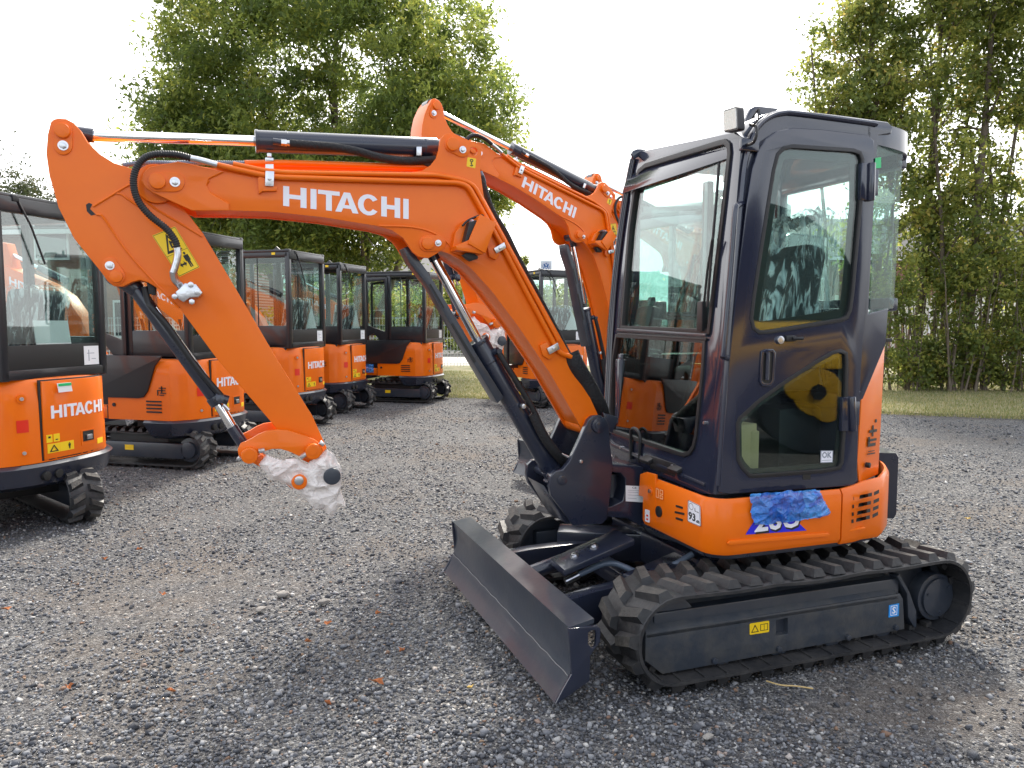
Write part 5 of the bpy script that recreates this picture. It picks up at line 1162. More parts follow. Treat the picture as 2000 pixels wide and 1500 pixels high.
def attr_mat(name, stops, rough=.7, trans=0, spec=.3):
    m, t, b = new_nodes(name); a = t.nodes.new('ShaderNodeAttribute'); a.attribute_name = 'tone'; r = ramp(t, stops); t.links.new(a.outputs['Fac'], r.inputs[0]); t.links.new(r.outputs[0], b.inputs['Base Color'])
    b.inputs['Roughness'].default_value = rough; b.inputs['Specular IOR Level'].default_value = spec
    if trans:
        tl = t.nodes.new('ShaderNodeBsdfTranslucent'); ms = t.nodes.new('ShaderNodeMixShader'); ms.inputs[0].default_value = trans
        hs_ = t.nodes.new('ShaderNodeHueSaturation'); hs_.inputs['Value'].default_value = 2.2; hs_.inputs['Hue'].default_value = .485; t.links.new(r.outputs[0], hs_.inputs['Color']); t.links.new(hs_.outputs[0], tl.inputs[0])
        t.links.new(b.outputs[0], ms.inputs[1]); t.links.new(tl.outputs[0], ms.inputs[2]); t.links.new(ms.outputs[0], t.nodes['Material Output'].inputs[0])
    return m
def np_mesh(name, V, F, tone, m, k):
    """V (n,3) verts, F (m,k) faces of k corners, tone per face"""
    me = bpy.data.meshes.new(name); me.vertices.add(len(V)); me.vertices.foreach_set('co', V.astype(np.float32).ravel())
    me.loops.add(F.size); me.loops.foreach_set('vertex_index', F.astype(np.int32).ravel()); me.polygons.add(len(F))
    me.polygons.foreach_set('loop_start', np.arange(0, F.size, k, dtype=np.int32)); me.polygons.foreach_set('loop_total', np.full(len(F), k, dtype=np.int32))
    me.update(calc_edges=True); a = me.attributes.new('tone', 'FLOAT', 'FACE'); a.data.foreach_set('value', tone.astype(np.float32)); me.materials.append(m)
    o = bpy.data.objects.new(name, me); COL.objects.link(o); return o
def rotmats(n):
    q = rng.normal(size=(n, 4)); q /= np.linalg.norm(q, axis=1)[:, None]; w_, x, y, z = q.T
    return np.stack([1-2*(y*y+z*z), 2*(x*y-z*w_), 2*(x*z+y*w_), 2*(x*y+z*w_), 1-2*(x*x+z*z), 2*(y*z-x*w_), 2*(x*z-y*w_), 2*(y*z+x*w_), 1-2*(x*x+y*y)], 1).reshape(n, 3, 3)
# loose stones near the camera, thinning out with distance
NS = 170000
dist = 1.3+12.5*rng.random(NS)**1.9; ang = rng.uniform(-R(40), R(42), NS)
px_, py_ = dist*np.sin(ang), dist*np.cos(ang)
size = np.clip(rng.lognormal(math.log(.0058), .36, NS), .003, .022)*(1+dist*.02)
patch = np.array([noise.noise(Vector((x*.85, y*.85, 0))) for x, y in zip(px_, py_)])
keep = rng.random(NS) < np.clip(.95-np.clip((patch-.12)*3.5, 0, .75), .2, 1)
px_, py_, size = px_[keep], py_[keep], size[keep]; NS = len(px_)
cube = np.array([[-1,-1,-1],[1,-1,-1],[1,1,-1],[-1,1,-1],[-1,-1,1],[1,-1,1],[1,1,1],[-1,1,1]], float)*.62
CF = np.array([[0,3,2,1],[4,5,6,7],[0,1,5,4],[1,2,6,5],[2,3,7,6],[3,0,4,7]])
V = cube[None]*(1+rng.uniform(-.45, .35, (NS, 8, 3))); V *= (size[:, None]*rng.uniform(.6, 1.25, (NS, 3)))[:, None, :]
V = np.einsum('nij,nkj->nki', rotmats(NS), V)
V[:, :, 2] *= .8
hz_ = np.array([hgt(x, y) for x, y in zip(px_, py_)]); V += np.stack([px_, py_, hz_+size*.28], 1)[:, None, :]
F = (CF[None]+8*np.arange(NS)[:, None, None]).reshape(-1, 4)
tone = np.repeat(rng.random(NS), 6)
STM = attr_mat('loose_stone', [(0, (.045, .048, .056)), (.35, (.102, .107, .121)), (.7, (.178, .184, .20)), (.9, (.28, .283, .29)), (.965, (.46, .45, .43)), (.985, (.2, .12, .085)), (1, (.22, .15, .10))], .8)
o = np_mesh('gravel', V.reshape(-1, 3), F, tone, STM, 4); tag(o, 'loose grey crushed stones covering the yard', 'gravel', kind='stuff')
# stones a little larger that one notices
# fallen leaves
LEAFM = mat('dry_orange_leaf', (.42, .15, .05), .8, var=(30, .8, (.25, .09, .03)))
LEAFM2 = mat('dry_yellow_leaf', (.6, .42, .12), .7)
lf = [(738,1335,1.2,0,'curled bright orange leaf on the gravel in front of the blade'),(640,1221,.9,0,'pale orange leaf on bare earth left of the blade'),(602,1256,.7,0,'small orange leaf on the gravel just below the pale one'),(785,1273,.7,0,'small orange leaf on the gravel near the blade edge'),(739,1200,.6,0,'small red brown leaf on earth beside the blade'),(918,1347,.6,1,'tiny yellowish leaf below the blade corner'),(135,1345,.7,0,'small orange leaf low on the left of the yard'),(12,1192,1.1,0,'orange leaf at the left edge of the picture'),(204,1094,.8,0,'orange leaf on the gravel below the leftmost track'),(318,1163,.8,0,'orange leaf lying alone left of centre on the gravel'),(335,1353,.7,0,'small orange leaf low in the gravel foreground'),(640,1377,.6,0,'tiny rust leaf below the curled bright orange leaf'),(1846,1148,1.0,0,'orange leaf on the gravel behind the rear track end'),(1890,1015,.9,1,'yellow leaf on the gravel behind the counterweight'),(272,1075,.8,0,'orange leaf right of the leftmost machine track'),(1830,1335,.0,0,'')]
for x, y, s, k, lb in lf:
    if not lb: continue
    p = gpt(x, y, .012); bm = bmesh.new(); a0 = rng.uniform(0, 6.28)
    pts = []
    for j in range(9):
        a = 2*math.pi*j/9; r_ = (.019 if j % 2 == 0 else .010)*s; pts.append(Vector((p.x+r_*math.cos(a+a0)*1.3, p.y+r_*math.sin(a+a0), p.z+.010*rng.random()+.012*abs(math.sin(a)))))
    c = bm.verts.new(p+Vector((0, 0, .004))); vv = [bm.verts.new(q) for q in pts]
    for j in range(9): bm.faces.new((c, vv[j], vv[(j+1) % 9]))
    r_ = bmesh.ops.extrude_face_region(bm, geom=bm.faces[:]); bmesh.ops.translate(bm, verts=[v for v in r_['geom'] if isinstance(v, bmesh.types.BMVert)], vec=(0, 0, .0012))
    bmesh.ops.recalc_face_normals(bm, faces=bm.faces[:])
    o = finish(bm, 'fallen_leaf', LEAFM2 if k else LEAFM, None, smooth=0); tag(o, lb, 'leaf', 'fallen leaves on the gravel')
for x, y, s, lb in ((553,1160,.028,'largest pale stone lying alone on the gravel in the middle foreground'),(632,1175,.024,'long grey stone on the gravel right of the pale one'),(510,1190,.022,'rounded light grey stone below the large pale stone'),(1383,1438,.018,'tan stone on the gravel below the near track')):
    p = gpt(x, y, .012); bm = bmesh.new(); bmesh.ops.create_icosphere(bm, subdivisions=2, radius=s)
    for v in bm.verts: v.co = Vector((v.co.x*1.3, v.co.y*.8, v.co.z*.6))*(1+.35*noise.noise(v.co*60+Vector((x, 0, 0))))
    bmesh.ops.transform(bm, matrix=Matrix.Translation(p) @ Matrix.Rotation(x, 4, 'Z'), verts=bm.verts[:]); o = finish(bm, 'loose_rock', mat('pale_stone', (.25, .235, .215), .85, var=(40, .7, (.15, .145, .14))), None, smooth=20); tag(o, lb, 'stone', 'stones that stand out of the gravel')
bm = bmesh.new(); sweep(bm, spline([gpt(1497, 1330, .02), gpt(1525, 1338, .022), gpt(1555, 1340, .02), gpt(1588, 1345, .018)], 4), .003, 6); o = finish(bm, 'dry_stalk', mat('dry_straw', (.5, .36, .16), .8), None); tag(o, 'thin dry brown stalk lying beside the near track', 'stalk')

# grass verge behind the yard
def grassmat():
    m, t, b = new_nodes('short_grass_soil'); L_ = t.links.new; tcn = t.nodes.new('ShaderNodeTexCoord'); n = t.nodes.new('ShaderNodeTexNoise'); n.inputs['Scale'].default_value = 2.2; n.inputs['Detail'].default_value = 9; n.inputs['Roughness'].default_value = .7
    r = ramp(t, [(.3, (.11, .12, .045)), (.46, (.17, .17, .075)), (.56, (.23, .20, .11)), (.7, (.28, .25, .17))]); L_(tcn.outputs['Object'], n.inputs[0]); L_(n.outputs[0], r.inputs[0]); L_(r.outputs[0], b.inputs['Base Color']); b.inputs['Roughness'].default_value = .95; return m
GR = grassmat()
def verge(name, edge_near, far, m, z):
    bm = bmesh.new(); a = [bm.verts.new((x, y, z)) for x, y in edge_near]; b_ = [bm.verts.new((x*(far/y if False else 1), far, z)) for x, y in edge_near]
    for i in range(len(a)-1): bm.faces.new((a[i], a[i+1], b_[i+1], b_[i]))
    o = finish(bm, name, m, None, smooth=0); tag(o, kind='structure'); return o
eL = gpt(845, 772); eR = gpt(1760, 806)
def edge_y(x): return eL.y+(eR.y-eL.y)*(x-eL.x)/(eR.x-eL.x)
edge = [(x, max(8.0, edge_y(x))+.45*noise.noise(Vector((x*1.1, 0, 0)))+.2*noise.noise(Vector((x*5, 0, 3)))+.1*noise.noise(Vector((x*16, 0, 3)))) for x in np.arange(-26, 24, .15)]
verge('grass_verge', edge, 26.0, GR, .012)
NG = 130000
gx = rng.uniform(-6, 14, NG); gy = np.array([edge_y(x) for x in gx])-.45+rng.random(NG)**1.4*7.5
gh = rng.uniform(.012, .06, NG); ga = rng.uniform(0, 6.28, NG); gw = .005
V = np.zeros((NG, 3, 3)); V[:, 0] = np.stack([gx-gw*np.cos(ga), gy-gw*np.sin(ga), np.full(NG, .01)], 1); V[:, 1] = np.stack([gx+gw*np.cos(ga), gy+gw*np.sin(ga), np.full(NG, .01)], 1)
V[:, 2] = np.stack([gx+rng.normal(0, .015, NG), gy+rng.normal(0, .015, NG), .01+gh], 1)
GB = attr_mat('grass_blade', [(0, (.09, .12, .035)), (.5, (.18, .19, .07)), (1, (.36, .31, .17))], .8, .3)
o = np_mesh('grass', V.reshape(-1, 3), np.arange(NG*3).reshape(-1, 3), rng.random(NG), GB, 3); tag(o, 'short worn grass along the back of the gravel yard', 'grass', kind='stuff')
pave = mat('pale_paving', (.42, .40, .37), .85, var=(2, .5, (.34, .32, .30)))
o = verge('path', [(-30, 24.5), (30, 24.5)], 30.5, pave, .016)
o = verge('road', [(-60, 31), (60, 31)], 38, mat('asphalt', (.06, .06, .062), .9), .008)

# ------------------------------------------------------------------ trees and shrubs
BARK = mat('bark', (.13, .10, .075), .9, bump=(14, .8), var=(6, .6, (.20, .17, .13)))
LG = attr_mat('willow_leaf', [(0, (.055, .09, .024)), (.4, (.105, .15, .035)), (.75, (.19, .235, .048)), (1, (.34, .34, .075))], .42, .5, .3)
LD = attr_mat('broad_leaf', [(0, (.055, .085, .024)), (.45, (.13, .17, .042)), (.8, (.24, .26, .06)), (1, (.42, .33, .09))], .42, .5, .3)
LC = attr_mat('conifer_leaf', [(0, (.03, .045, .02)), (.6, (.065, .08, .03)), (1, (.14, .12, .045))], .7, .2)
def leaves(centres, radii, per, ln, wd, m, name, parent, droop=.3):
    n = len(centres)*per; c = np.repeat(centres, per, 0); r_ = np.repeat(radii, per)
    p = rng.normal(size=(n, 3))*.5; p *= r_[:, None]*np.array([1, 1, .75]); p = c+p
    d = rng.normal(size=(n, 3)); d[:, 2] -= droop; d /= np.linalg.norm(d, axis=1)[:, None]; s = rng.normal(size=(n, 3)); s -= d*np.sum(s*d, 1)[:, None]; s /= np.linalg.norm(s, axis=1)[:, None]
    k = rng.uniform(.6, 1.3, n); a = d*(ln*k)[:, None]; b_ = s*(wd*k)[:, None]; nn = np.cross(d, s)*(wd*.35*k)[:, None]
    V = np.stack([p-a*.5, p+b_*.5-a*.05+nn, p+a*.5, p-b_*.5-a*.05+nn], 1)
    tn = np.clip(np.repeat(rng.random(len(centres)), per)*.6+rng.random(n)*.4, 0, 1)
    o = np_mesh(name, V.reshape(-1, 3), np.arange(n*4).reshape(-1, 4), tn, m, 4); o.parent = parent; return o
def tree(name, loc, crowns, nclump, per, ln, wd, m, label, cat, stems, group=None, hol=.35, cr=.55, lift=0, limb=.05):
    """crowns: list of ellipsoids (cx,cy,cz, rx,ry,rz, weight) round the base; stems: list of (dx, r0, lean, height)"""
    root = empty(name, loc); tag(root, label, cat, group)
    ws = np.array([c[6] for c in crowns], float); ws /= ws.sum(); C_ = []; Rr = []
    for k in range(nclump):
        e = crowns[rng.choice(len(crowns), p=ws)]; v = rng.normal(size=3); v /= np.linalg.norm(v); u = (hol+(1-hol)*rng.random()**.6)*(1+.22*noise.noise(Vector(v*2.6)+Vector((e[0], 0, 0)))+.10*noise.noise(Vector(v*6)+Vector((e[0], 3, 0))))
        p = np.array(e[:3])+v*u*np.array(e[3:6]); C_.append(p); Rr.append(cr*rng.uniform(.6, 1.35))
    C_ = np.array(C_); Rr = np.array(Rr)
    leaves(C_, Rr, per, ln, wd, m, 'crown', root)
    bm = bmesh.new(); S = []
    for dx, dy, r0, lx, ly, h_ in stems:
        pts = [Vector((dx+lx*t+.10*noise.noise(Vector((t*3, dx*7, 1)))*h_*.15, dy+ly*t, -.05+h_*t)) for t in [i/8 for i in range(9)]]
        sweep(bm, pts, [r0*(1-.75*i/8) for i in range(9)], 9); S.append((pts, r0))
    order = rng.permutation(len(C_))[:int(min(len(C_), 60))]
    for k in order:
        c = Vector(C_[k]); pts, r0 = min(S, key=lambda s_: min((p-c).length for p in s_[0])); cand = [i for i in range(1, 9) if pts[i].z < c.z-.1] or [2]
        i = min(cand, key=lambda i_: (pts[i_]-c).length+.0*i_); a = pts[i]; mid = a.lerp(c, .5)+Vector((0, 0, .12*(c-a).length)); q = spline([a, mid, c], 5)
        rr = min(limb, r0*(1-.75*i/8)*.6); sweep(bm, q, [rr*(1-.85*j/(len(q)-1)) for j in range(len(q))], 6)
        # twigs
        for _ in range(2):
            e = c+Vector(rng.normal(size=3))*float(Rr[k])*.9; sweep(bm, [q[len(q)//2+1], (q[-2]+e)/2, e], [rr*.35, rr*.22, rr*.08], 4)
    finish(bm, 'trunk', BARK, root, smooth=60)
    return root
D = 24.0
def X_at(px, d): return (px-1000)/FPX*d
tree('deciduous_tree', (X_at(650, D), D, 0),
     [(0, 0, 8.3, 5.5, 4.4, 5.6, 6), (0, 0, 5.0, 5.2, 4.0, 2.1, 1.8), (-3.4, -.5, 6.4, 2.5, 2.2, 2.4, .8), (3.6, -.3, 6.8, 2.3, 2.2, 2.8, .8)], 1650, 105, .19, .068, LG,
     'large round crowned green tree behind the row of compact excavators', 'tree', [(-.35, 0, .22, -1.4, 0, 8), (.0, 0, .26, .2, .3, 10), (.45, 0, .2, 1.5, 0, 8.5), (.8, .2, .15, 2.6, .2, 7), (-.7, .2, .16, -2.8, 0, 6.5)], hol=.42, cr=.55, limb=.09)
# tall trees on the right
rt = [(1660, 16.2, 'slender leaning tree at the left end of the hedge, branches reaching over the cab', 1.2), (1790, 16.6, 'second tree of the right hand group, pale thin stems', 1.35), (1885, 16.0, 'tree with the thickest grey trunk in the right hand group', 1.5), (1985, 16.6, 'tree at the right edge of the picture, dense dark crown', 1.6), (2110, 15.6, 'tree just past the right edge, branches hanging into view', 1.6)]
for i, (px, d, lb, k) in enumerate(rt):
    x = X_at(px, d)
    cs_ = [(0, 0, 6.4*k/1.35, 1.35*k, 1.3, 2.9*k/1.2, 3), (.1, 0, 3.4, 1.25, 1.0, 1.5, 1.0), (.0, -.2, 1.9, 1.2, .8, 1.5, .8), (0, 0, 9.2, 1.5*k, 1.3, 2.2, 1.3)]
    if i == 0: cs_ = [(.55, 0, 3.4, .9, .9, 2.0, 1), (.15, 0, 6.0, 1.25, 1.1, 1.7, 2), (.6, 0, 8.2, 1.1, 1.1, 1.9, 1.3), (-.4, 0, 5.5, .7, .6, .6, .35), (-.25, 0, 7.4, .7, .6, .6, .3)]
    tree('tall_tree', (x, d, 0), cs_, 190 if i else 170, 95, .11, .066, LD, lb, 'tree', [(0, 0, .09+.02*k, .3, 0, 8.5), (.25, .1, .07, .9, .1, 7.5), (-.3, 0, .06, -.7, 0, 7), (.5, .2, .04, .5, 0, 5)], 'trees along the right hand verge', hol=.2, cr=.34, limb=.035)
for i, (px, d, lb) in enumerate([(1748, 15.5, 'leafy shrub at the foot of the trees next to the cab'), (1812, 15.7, 'shrub of many thin stems behind the counterweight'), (1880, 15.4, 'broad low shrub in the middle of the verge hedge'), (1950, 15.6, 'shrub with yellow green leaves before the white fence'), (2020, 15.2, 'shrub at the right edge of the verge hedge')]):
    x = X_at(px, d)
    st = [(rng.uniform(-.5, .5), rng.uniform(-.2, .2), rng.uniform(.012, .028), rng.uniform(-.4, .4), 0, rng.uniform(1.4, 2.6)) for _ in range(11)]; hh = [1.35, .7, 1.7, .9, 1.4][i]
    tree('shrub', (x, d, 0), [(0, 0, hh, .55, .5, hh*.8, 2), (.2, 0, .4, .75, .4, .35, .9)], 50, 55, .085, .055, LD, lb, 'shrub', st, 'shrubs along the right hand verge', hol=.1, cr=.24, limb=.012)
# distant trees
for i, (px, d, top, wdt, m_, lb) in enumerate([(-10, 46, 305, 4.2, LC, 'tall dense evergreen far behind the leftmost excavator'), (62, 50, 345, 2.2, LC, 'feathery evergreen right of the tall dense one'), (95, 52, 352, 2.4, LC, 'far dark tree half hidden by the raised arm'),
        (1021, 60, 503, .7, LD, 'small distant treetop above the boom'), (880, 44, 548, 2.2, LD, 'distant green tree between boom cylinder and house'), (955, 40, 590, 1.4, LD, 'bright distant bush beside the dark roofed house'), (790, 42, 560, 3, LD, 'distant tree seen through the cab windows'), (640, 40, 565, 3.5, LD, 'distant tree behind the trunks of the large tree'), (1110, 48, 560, 3, LD, 'distant tree seen through the cab of the rear facing excavator')]):
    h_ = CAMH+(HOR-top)/FPX*d
    tree('distant_tree', (X_at(px, d), d, 0), [(0, 0, h_*.56, wdt, wdt, h_*.44, 2), (0, 0, h_*.32, wdt*1.1, wdt, h_*.3, 1)], 170, 90, .2, .1, m_, lb, 'tree', [(0, 0, .15, 0, 0, h_*.7)], 'distant trees', hol=.35, cr=max(.25, wdt*.28), limb=.05)
# hedge beyond the mesh fence
hc = []
for x in np.arange(-24, 6, .35):
    for _ in range(3): hc.append((x+rng.normal(0, .2), 33.5+rng.normal(0, .4), rng.uniform(.2, 1.75)))
o = leaves(np.array(hc), np.full(len(hc), .4), 70, .14, .09, attr_mat('hedge_leaf', [(0, (.06, .10, .02)), (.6, (.13, .18, .035)), (1, (.26, .28, .06))], .6, .3), 'hedge', None); tag(o, 'long clipped bright green hedge behind the mesh fence', 'hedge')

# ------------------------------------------------------------------ fences, buildings, sign
FW = mat('pale_galvanised_wire', (.5, .55, .55), .4, .6); FWH = mat('white_painted_wood', (.75, .75, .74), .6)
def mesh_fence(x0, x1, y, h_, label, green=False):
    root = empty('mesh_fence', (x0, y, 0)); tag(root, label, 'fence'); bm = bmesh.new(); n = int((x1-x0)/.10)
    for i in range(n+1): box(bm, (i*.10, 0, h_/2), (.011, .011, h_))
    for z in (.1, .5, .9, 1.3, h_-.03):
        if z < h_: box(bm, ((x1-x0)/2, -.01, z), (x1-x0, .011, .018))
    finish(bm, 'wire_panel', FW, root, smooth=0)
    for i in range(int((x1-x0)/2.5)+1):
        bm = bmesh.new(); box(bm, (i*2.5, .03, h_/2+.05), (.06, .04, h_+.1), bv=.005); finish(bm, 'post', FW, root)
mesh_fence(-15.5, 7.5, 23.9, 1.55, 'pale steel mesh fence between the grass and the path')
root = empty('picket_fence', (8.6, 20.5, 0)); tag(root, 'white upright slat fence behind the right hand shrubs', 'fence'); bm = bmesh.new()
for i in range(60): box(bm, (i*.17, 0, 1.15), (.09, .03, 1.9), bv=.004)
box(bm, (5, .04, .6), (10.2, .04, .08)); box(bm, (5, .04, 1.8), (10.2, .04, .08)); finish(bm, 'slats', FWH, root, smooth=0)
def brickmat(name, c1, c2, cm):
    m, t, b = new_nodes(name); tcn = t.nodes.new('ShaderNodeTexCoord'); mp_ = t.nodes.new('ShaderNodeMapping'); mp_.inputs['Rotation'].default_value = (R(90), 0, 0)
    k = t.nodes.new('ShaderNodeTexBrick'); k.inputs['Scale'].default_value = 4; k.inputs['Color1'].default_value = (*c1, 1); k.inputs['Color2'].default_value = (*c2, 1); k.inputs['Mortar'].default_value = (*cm, 1); k.inputs['Mortar Size'].default_value = .015
    t.links.new(tcn.outputs['Object'], mp_.inputs[0]); t.links.new(mp_.outputs[0], k.inputs[0]); t.links.new(k.outputs[0], b.inputs['Base Color']); b.inputs['Roughness'].default_value = .9; return m
BR = brickmat('red_brown_brick', (.20, .085, .055), (.26, .12, .08), (.3, .27, .24)); ROOFM = mat('dark_roof_tile', (.035, .035, .04), .7, bump=(8, .5))
WINM = mat('dark_window_glass', (.03, .035, .04), .1)
def house(loc, w_, d_, h_, rh, label, rz=0, ncol=4, nrow=2):
    root = empty('brick_house', loc, rz); tag(root, label, 'house')
    bm = bmesh.new(); box(bm, (0, 0, h_/2), (w_, d_, h_)); finish(bm, 'wall', BR, root, smooth=0)
    bm = bmesh.new(); prism(bm, [(-d_/2-.4, h_-.1), (0, h_+rh), (d_/2+.4, h_-.1), (d_/2+.4, h_+.1), (0, h_+rh+.2), (-d_/2-.4, h_+.1)], [], lambda a, b, c: Vector((c, a, b)), -w_/2-.4, w_/2+.4); finish(bm, 'roof', ROOFM, root, smooth=0)
    bm = bmesh.new(); prism(bm, [(-d_/2, h_-.02), (0, h_+rh-.02), (d_/2, h_-.02)], [], lambda a, b, c: Vector((c, a, b)), -w_/2+.003, w_/2-.003); finish(bm, 'gable', BR, root, smooth=0)
    bm = bmesh.new(); box(bm, (0, -d_/2-.42, h_-.02), (w_+.8, .14, .16)); finish(bm, 'gutter', FWH, root, smooth=0)
    for i in range(ncol):
        for j in range(nrow):
            c = (-w_/2+w_*(i+.5)/ncol, -d_/2-.02, 1.5+j*2.7); bm = bmesh.new(); box(bm, c, (1.3, .06, 1.3)); f = finish(bm, 'window', FWH, root, smooth=0)
            bm = bmesh.new(); box(bm, (c[0], c[1]-.02, c[2]), (1.14, .06, 1.14)); finish(bm, 'pane', WINM, f, smooth=0)
house((X_at(900, 62)-5.5, 62, 0), 12, 9, 4.6, 2.2, 'distant brick house with a dark tiled roof seen between the boom and the arm', R(-8))
house((X_at(60, 30)-1, 32, 0), 17, 9, 4.5, 1.2, 'long brick house behind the leftmost excavator, seen through its cab', R(-6), 6)
house((20, 44, 0), 20, 9, 4.6, 2.4, 'brick house hidden behind the right hand trees', R(4), 6)
# dealer pylon sign with a round emblem
sr = empty('pylon_sign', (X_at(1066, 52), 52, 0)); tag(sr, 'square pale grey sign with a round blue and white emblem above the far cab', 'sign')
zc = CAMH+(HOR-522)/FPX*52; bm = bmesh.new(); box(bm, (0, 0, zc), (.78, .12, .78), bv=.01); finish(bm, 'sign_panel', mat('sign_grey', (.62, .66, .70), .5), sr)
for dx in (-.3, .3):
    bm = bmesh.new(); box(bm, (dx, 0, (zc-.39)/2), (.1, .1, zc-.39)); finish(bm, 'post', FW, sr, smooth=0)
SB = mat('sign_blue', (.02, .10, .32), .4); bm = bmesh.new()
cyl(bm, (0, -.06, zc), (0, -.075, zc), .31, seg=40); fb = finish(bm, 'emblem_disc', SB, sr)
bm = bmesh.new(); rg = lambda r_: [(r_*math.cos(k*math.pi/20), zc+r_*math.sin(k*math.pi/20)) for k in range(40)]
fs_ = lambda a, b, c: Vector((a, -c, b)); prism(bm, rg(.30), [rg(.265)], fs_, .076, .08); prism(bm, rg(.245)[:], [rg(.225)], fs_, .076, .08)
def stroke(p, q, w_=.035):
    d = (Vector(q)-Vector(p)).normalized(); s_ = Vector((-d.y, d.x))*w_/2; prism(bm, [(p[0]+s_.x, zc+p[1]+s_.y), (q[0]+s_.x, zc+q[1]+s_.y), (q[0]-s_.x, zc+q[1]-s_.y), (p[0]-s_.x, zc+p[1]-s_.y)], [], fs_, .0762, .0803)
for a, b in (((-.09, .21), (0, .03)), ((.09, .21), (0, .03)), ((-.20, .10), (-.09, -.19)), ((-.09, -.19), (0, -.02)), ((0, -.02), (.09, -.19)), ((.09, -.19), (.20, .10))): stroke(a, b)
finish(bm, 'emblem_lettering', WHITE, sr, smooth=0)
lp_ = empty('lamp_post', (X_at(906, 36), 36, 0)); tag(lp_, 'thin pale green lamp post behind the mesh fence', 'lamp post')
bm = bmesh.new(); cyl(bm, (0, 0, 0), (0, 0, 3.2), .05, .04, 12); finish(bm, 'pole', mat('pale_green_paint', (.3, .45, .42), .5), lp_); bm = bmesh.new(); box(bm, (.1, 0, 3.22), (.4, .14, .08), bv=.02); finish(bm, 'lamp_head', FW, lp_)

# ------------------------------------------------------------------ the front excavator and its loose wrappings
ex, skirt, boom, arm = big_excavator(); big_cab(ex)
tag(ex, 'large orange excavator nearest the camera with dark blue cab, boom stretched to the left', 'excavator')
o = crumple('plastic_wrap', [(520,885),(535,893),(552,897),(580,894),(600,904),(622,888),(638,876),(652,886),(664,905),(668,930),(666,955),(674,975),(676,992),(660,988),(654,1006),(640,1005),(632,994),(615,998),(600,978),(585,968),(566,950),(545,941),(528,936),(512,918),(505,906)], .085, .022, WRAP, .010, 90, mw=MROOT, fs=10, ridge=True)
tag(o, 'torn pale bubble wrap round the linkage at the end of the nearest arm', 'plastic wrap')
o = crumple('plastic_sheet', [(1462,964),(1520,958),(1600,955),(1604,965),(1622,1000),(1615,1006),(1560,1018),(1520,1020),(1470,1028),(1466,1010)], .712, 0, BLUEF, .008, 80, mw=MROOT, fs=12, bulge=.006, ridge=True)
tag(o, 'crumpled translucent blue plastic sheet hanging over the model number below the cab door', 'plastic sheet')

# ------------------------------------------------------------------ copies
def kids(o): return [c for c in bpy.data.objects if c.parent == o]
KID = {}
def index():
    KID.clear()
    for o_ in bpy.data.objects:
        if o_.parent: KID.setdefault(o_.parent.name, []).append(o_)
def copy_tree(o, parent=None, skip=()):
    c = o.copy(); COL.objects.link(c)
    if parent: c.parent = parent
    for ch in KID.get(o.name, []):
        if ch.name.split('.')[0] in skip: continue
        copy_tree(ch, c, skip)
    return c
index()
footp = at(1165, 828, .08)
def posed_copy(a, X, Y, yaw, S, label):
    c = copy_tree(ex); c['label'] = label
    M = Matrix.Translation(footp) @ Matrix.Rotation(-a, 4, 'Y') @ Matrix.Translation(-footp)
    for ch in bpy.data.objects:
        if ch.parent == c and ch.name.split('.')[0] in ('boom', 'arm', 'arm_cylinder', 'bucket_cylinder', 'bucket_link'): ch.matrix_local = M
        if ch.parent == c and ch.name.split('.')[0] == 'boom_cylinder':
            b0 = at(1082, 925, -.03); l0 = at(834, 476, -.03); l1 = M @ l0; d0 = l0-b0; d1 = l1-b0
            da = math.atan2(d1.z, d1.x)-math.atan2(d0.z, d0.x); ch.matrix_local = Matrix.Translation(b0) @ Matrix.Rotation(-da, 4, 'Y') @ Matrix.Translation(-b0)
            for r_ in bpy.data.objects:
                if r_.parent == ch and r_.name.split('.')[0] in ('rod', 'rod_eye'): r_.location = d0.normalized()*(d1.length-d0.length)
    fo = Vector((footp.x, 0, 0)); c.scale = (S,)*3; c.rotation_euler = (0, 0, yaw)
    c.location = Vector((X, Y, 0))-Vector((math.cos(yaw)*fo.x, math.sin(yaw)*fo.x, 0))*S
    bpy.context.view_layer.update()
    return c
m7 = posed_copy(.323, .90, 6.36, -2.5628, 1.0796, 'second large orange excavator parked behind the cab, boom raised higher than the first')
# third one of the kind: its arm top shows above the second one's boom
atop_l = at(123, 257, .036); Mrot = Matrix.Translation(footp) @ Matrix.Rotation(-.32, 4, 'Y') @ Matrix.Translation(-footp)
W7 = m7.matrix_world @ (Mrot @ atop_l); zt = W7.z
r8 = rayw(1172, 350); t8 = (zt-CAMH)/r8.z; W8 = CAMP+r8*t8
m8 = posed_copy(.32, .8905+W8.x-W7.x, 6.441+W8.y-W7.y, -2.559, 1.088, 'third large orange excavator, only its arm top and cables rise over the second boom')
for r_ in (ex, m7, m8): r_['group'] = 'large orange excavators with dark blue cabs'
# wrap on the second one's linkage: same film, own object
for src in [q for q in bpy.data.objects if q.name == 'plastic_wrap']:
    c = src.copy(); COL.objects.link(c); c.matrix_world = m7.matrix_world @ Mrot; c['label'] = 'white plastic wrap on the linkage of the second large excavator, behind the first boom'

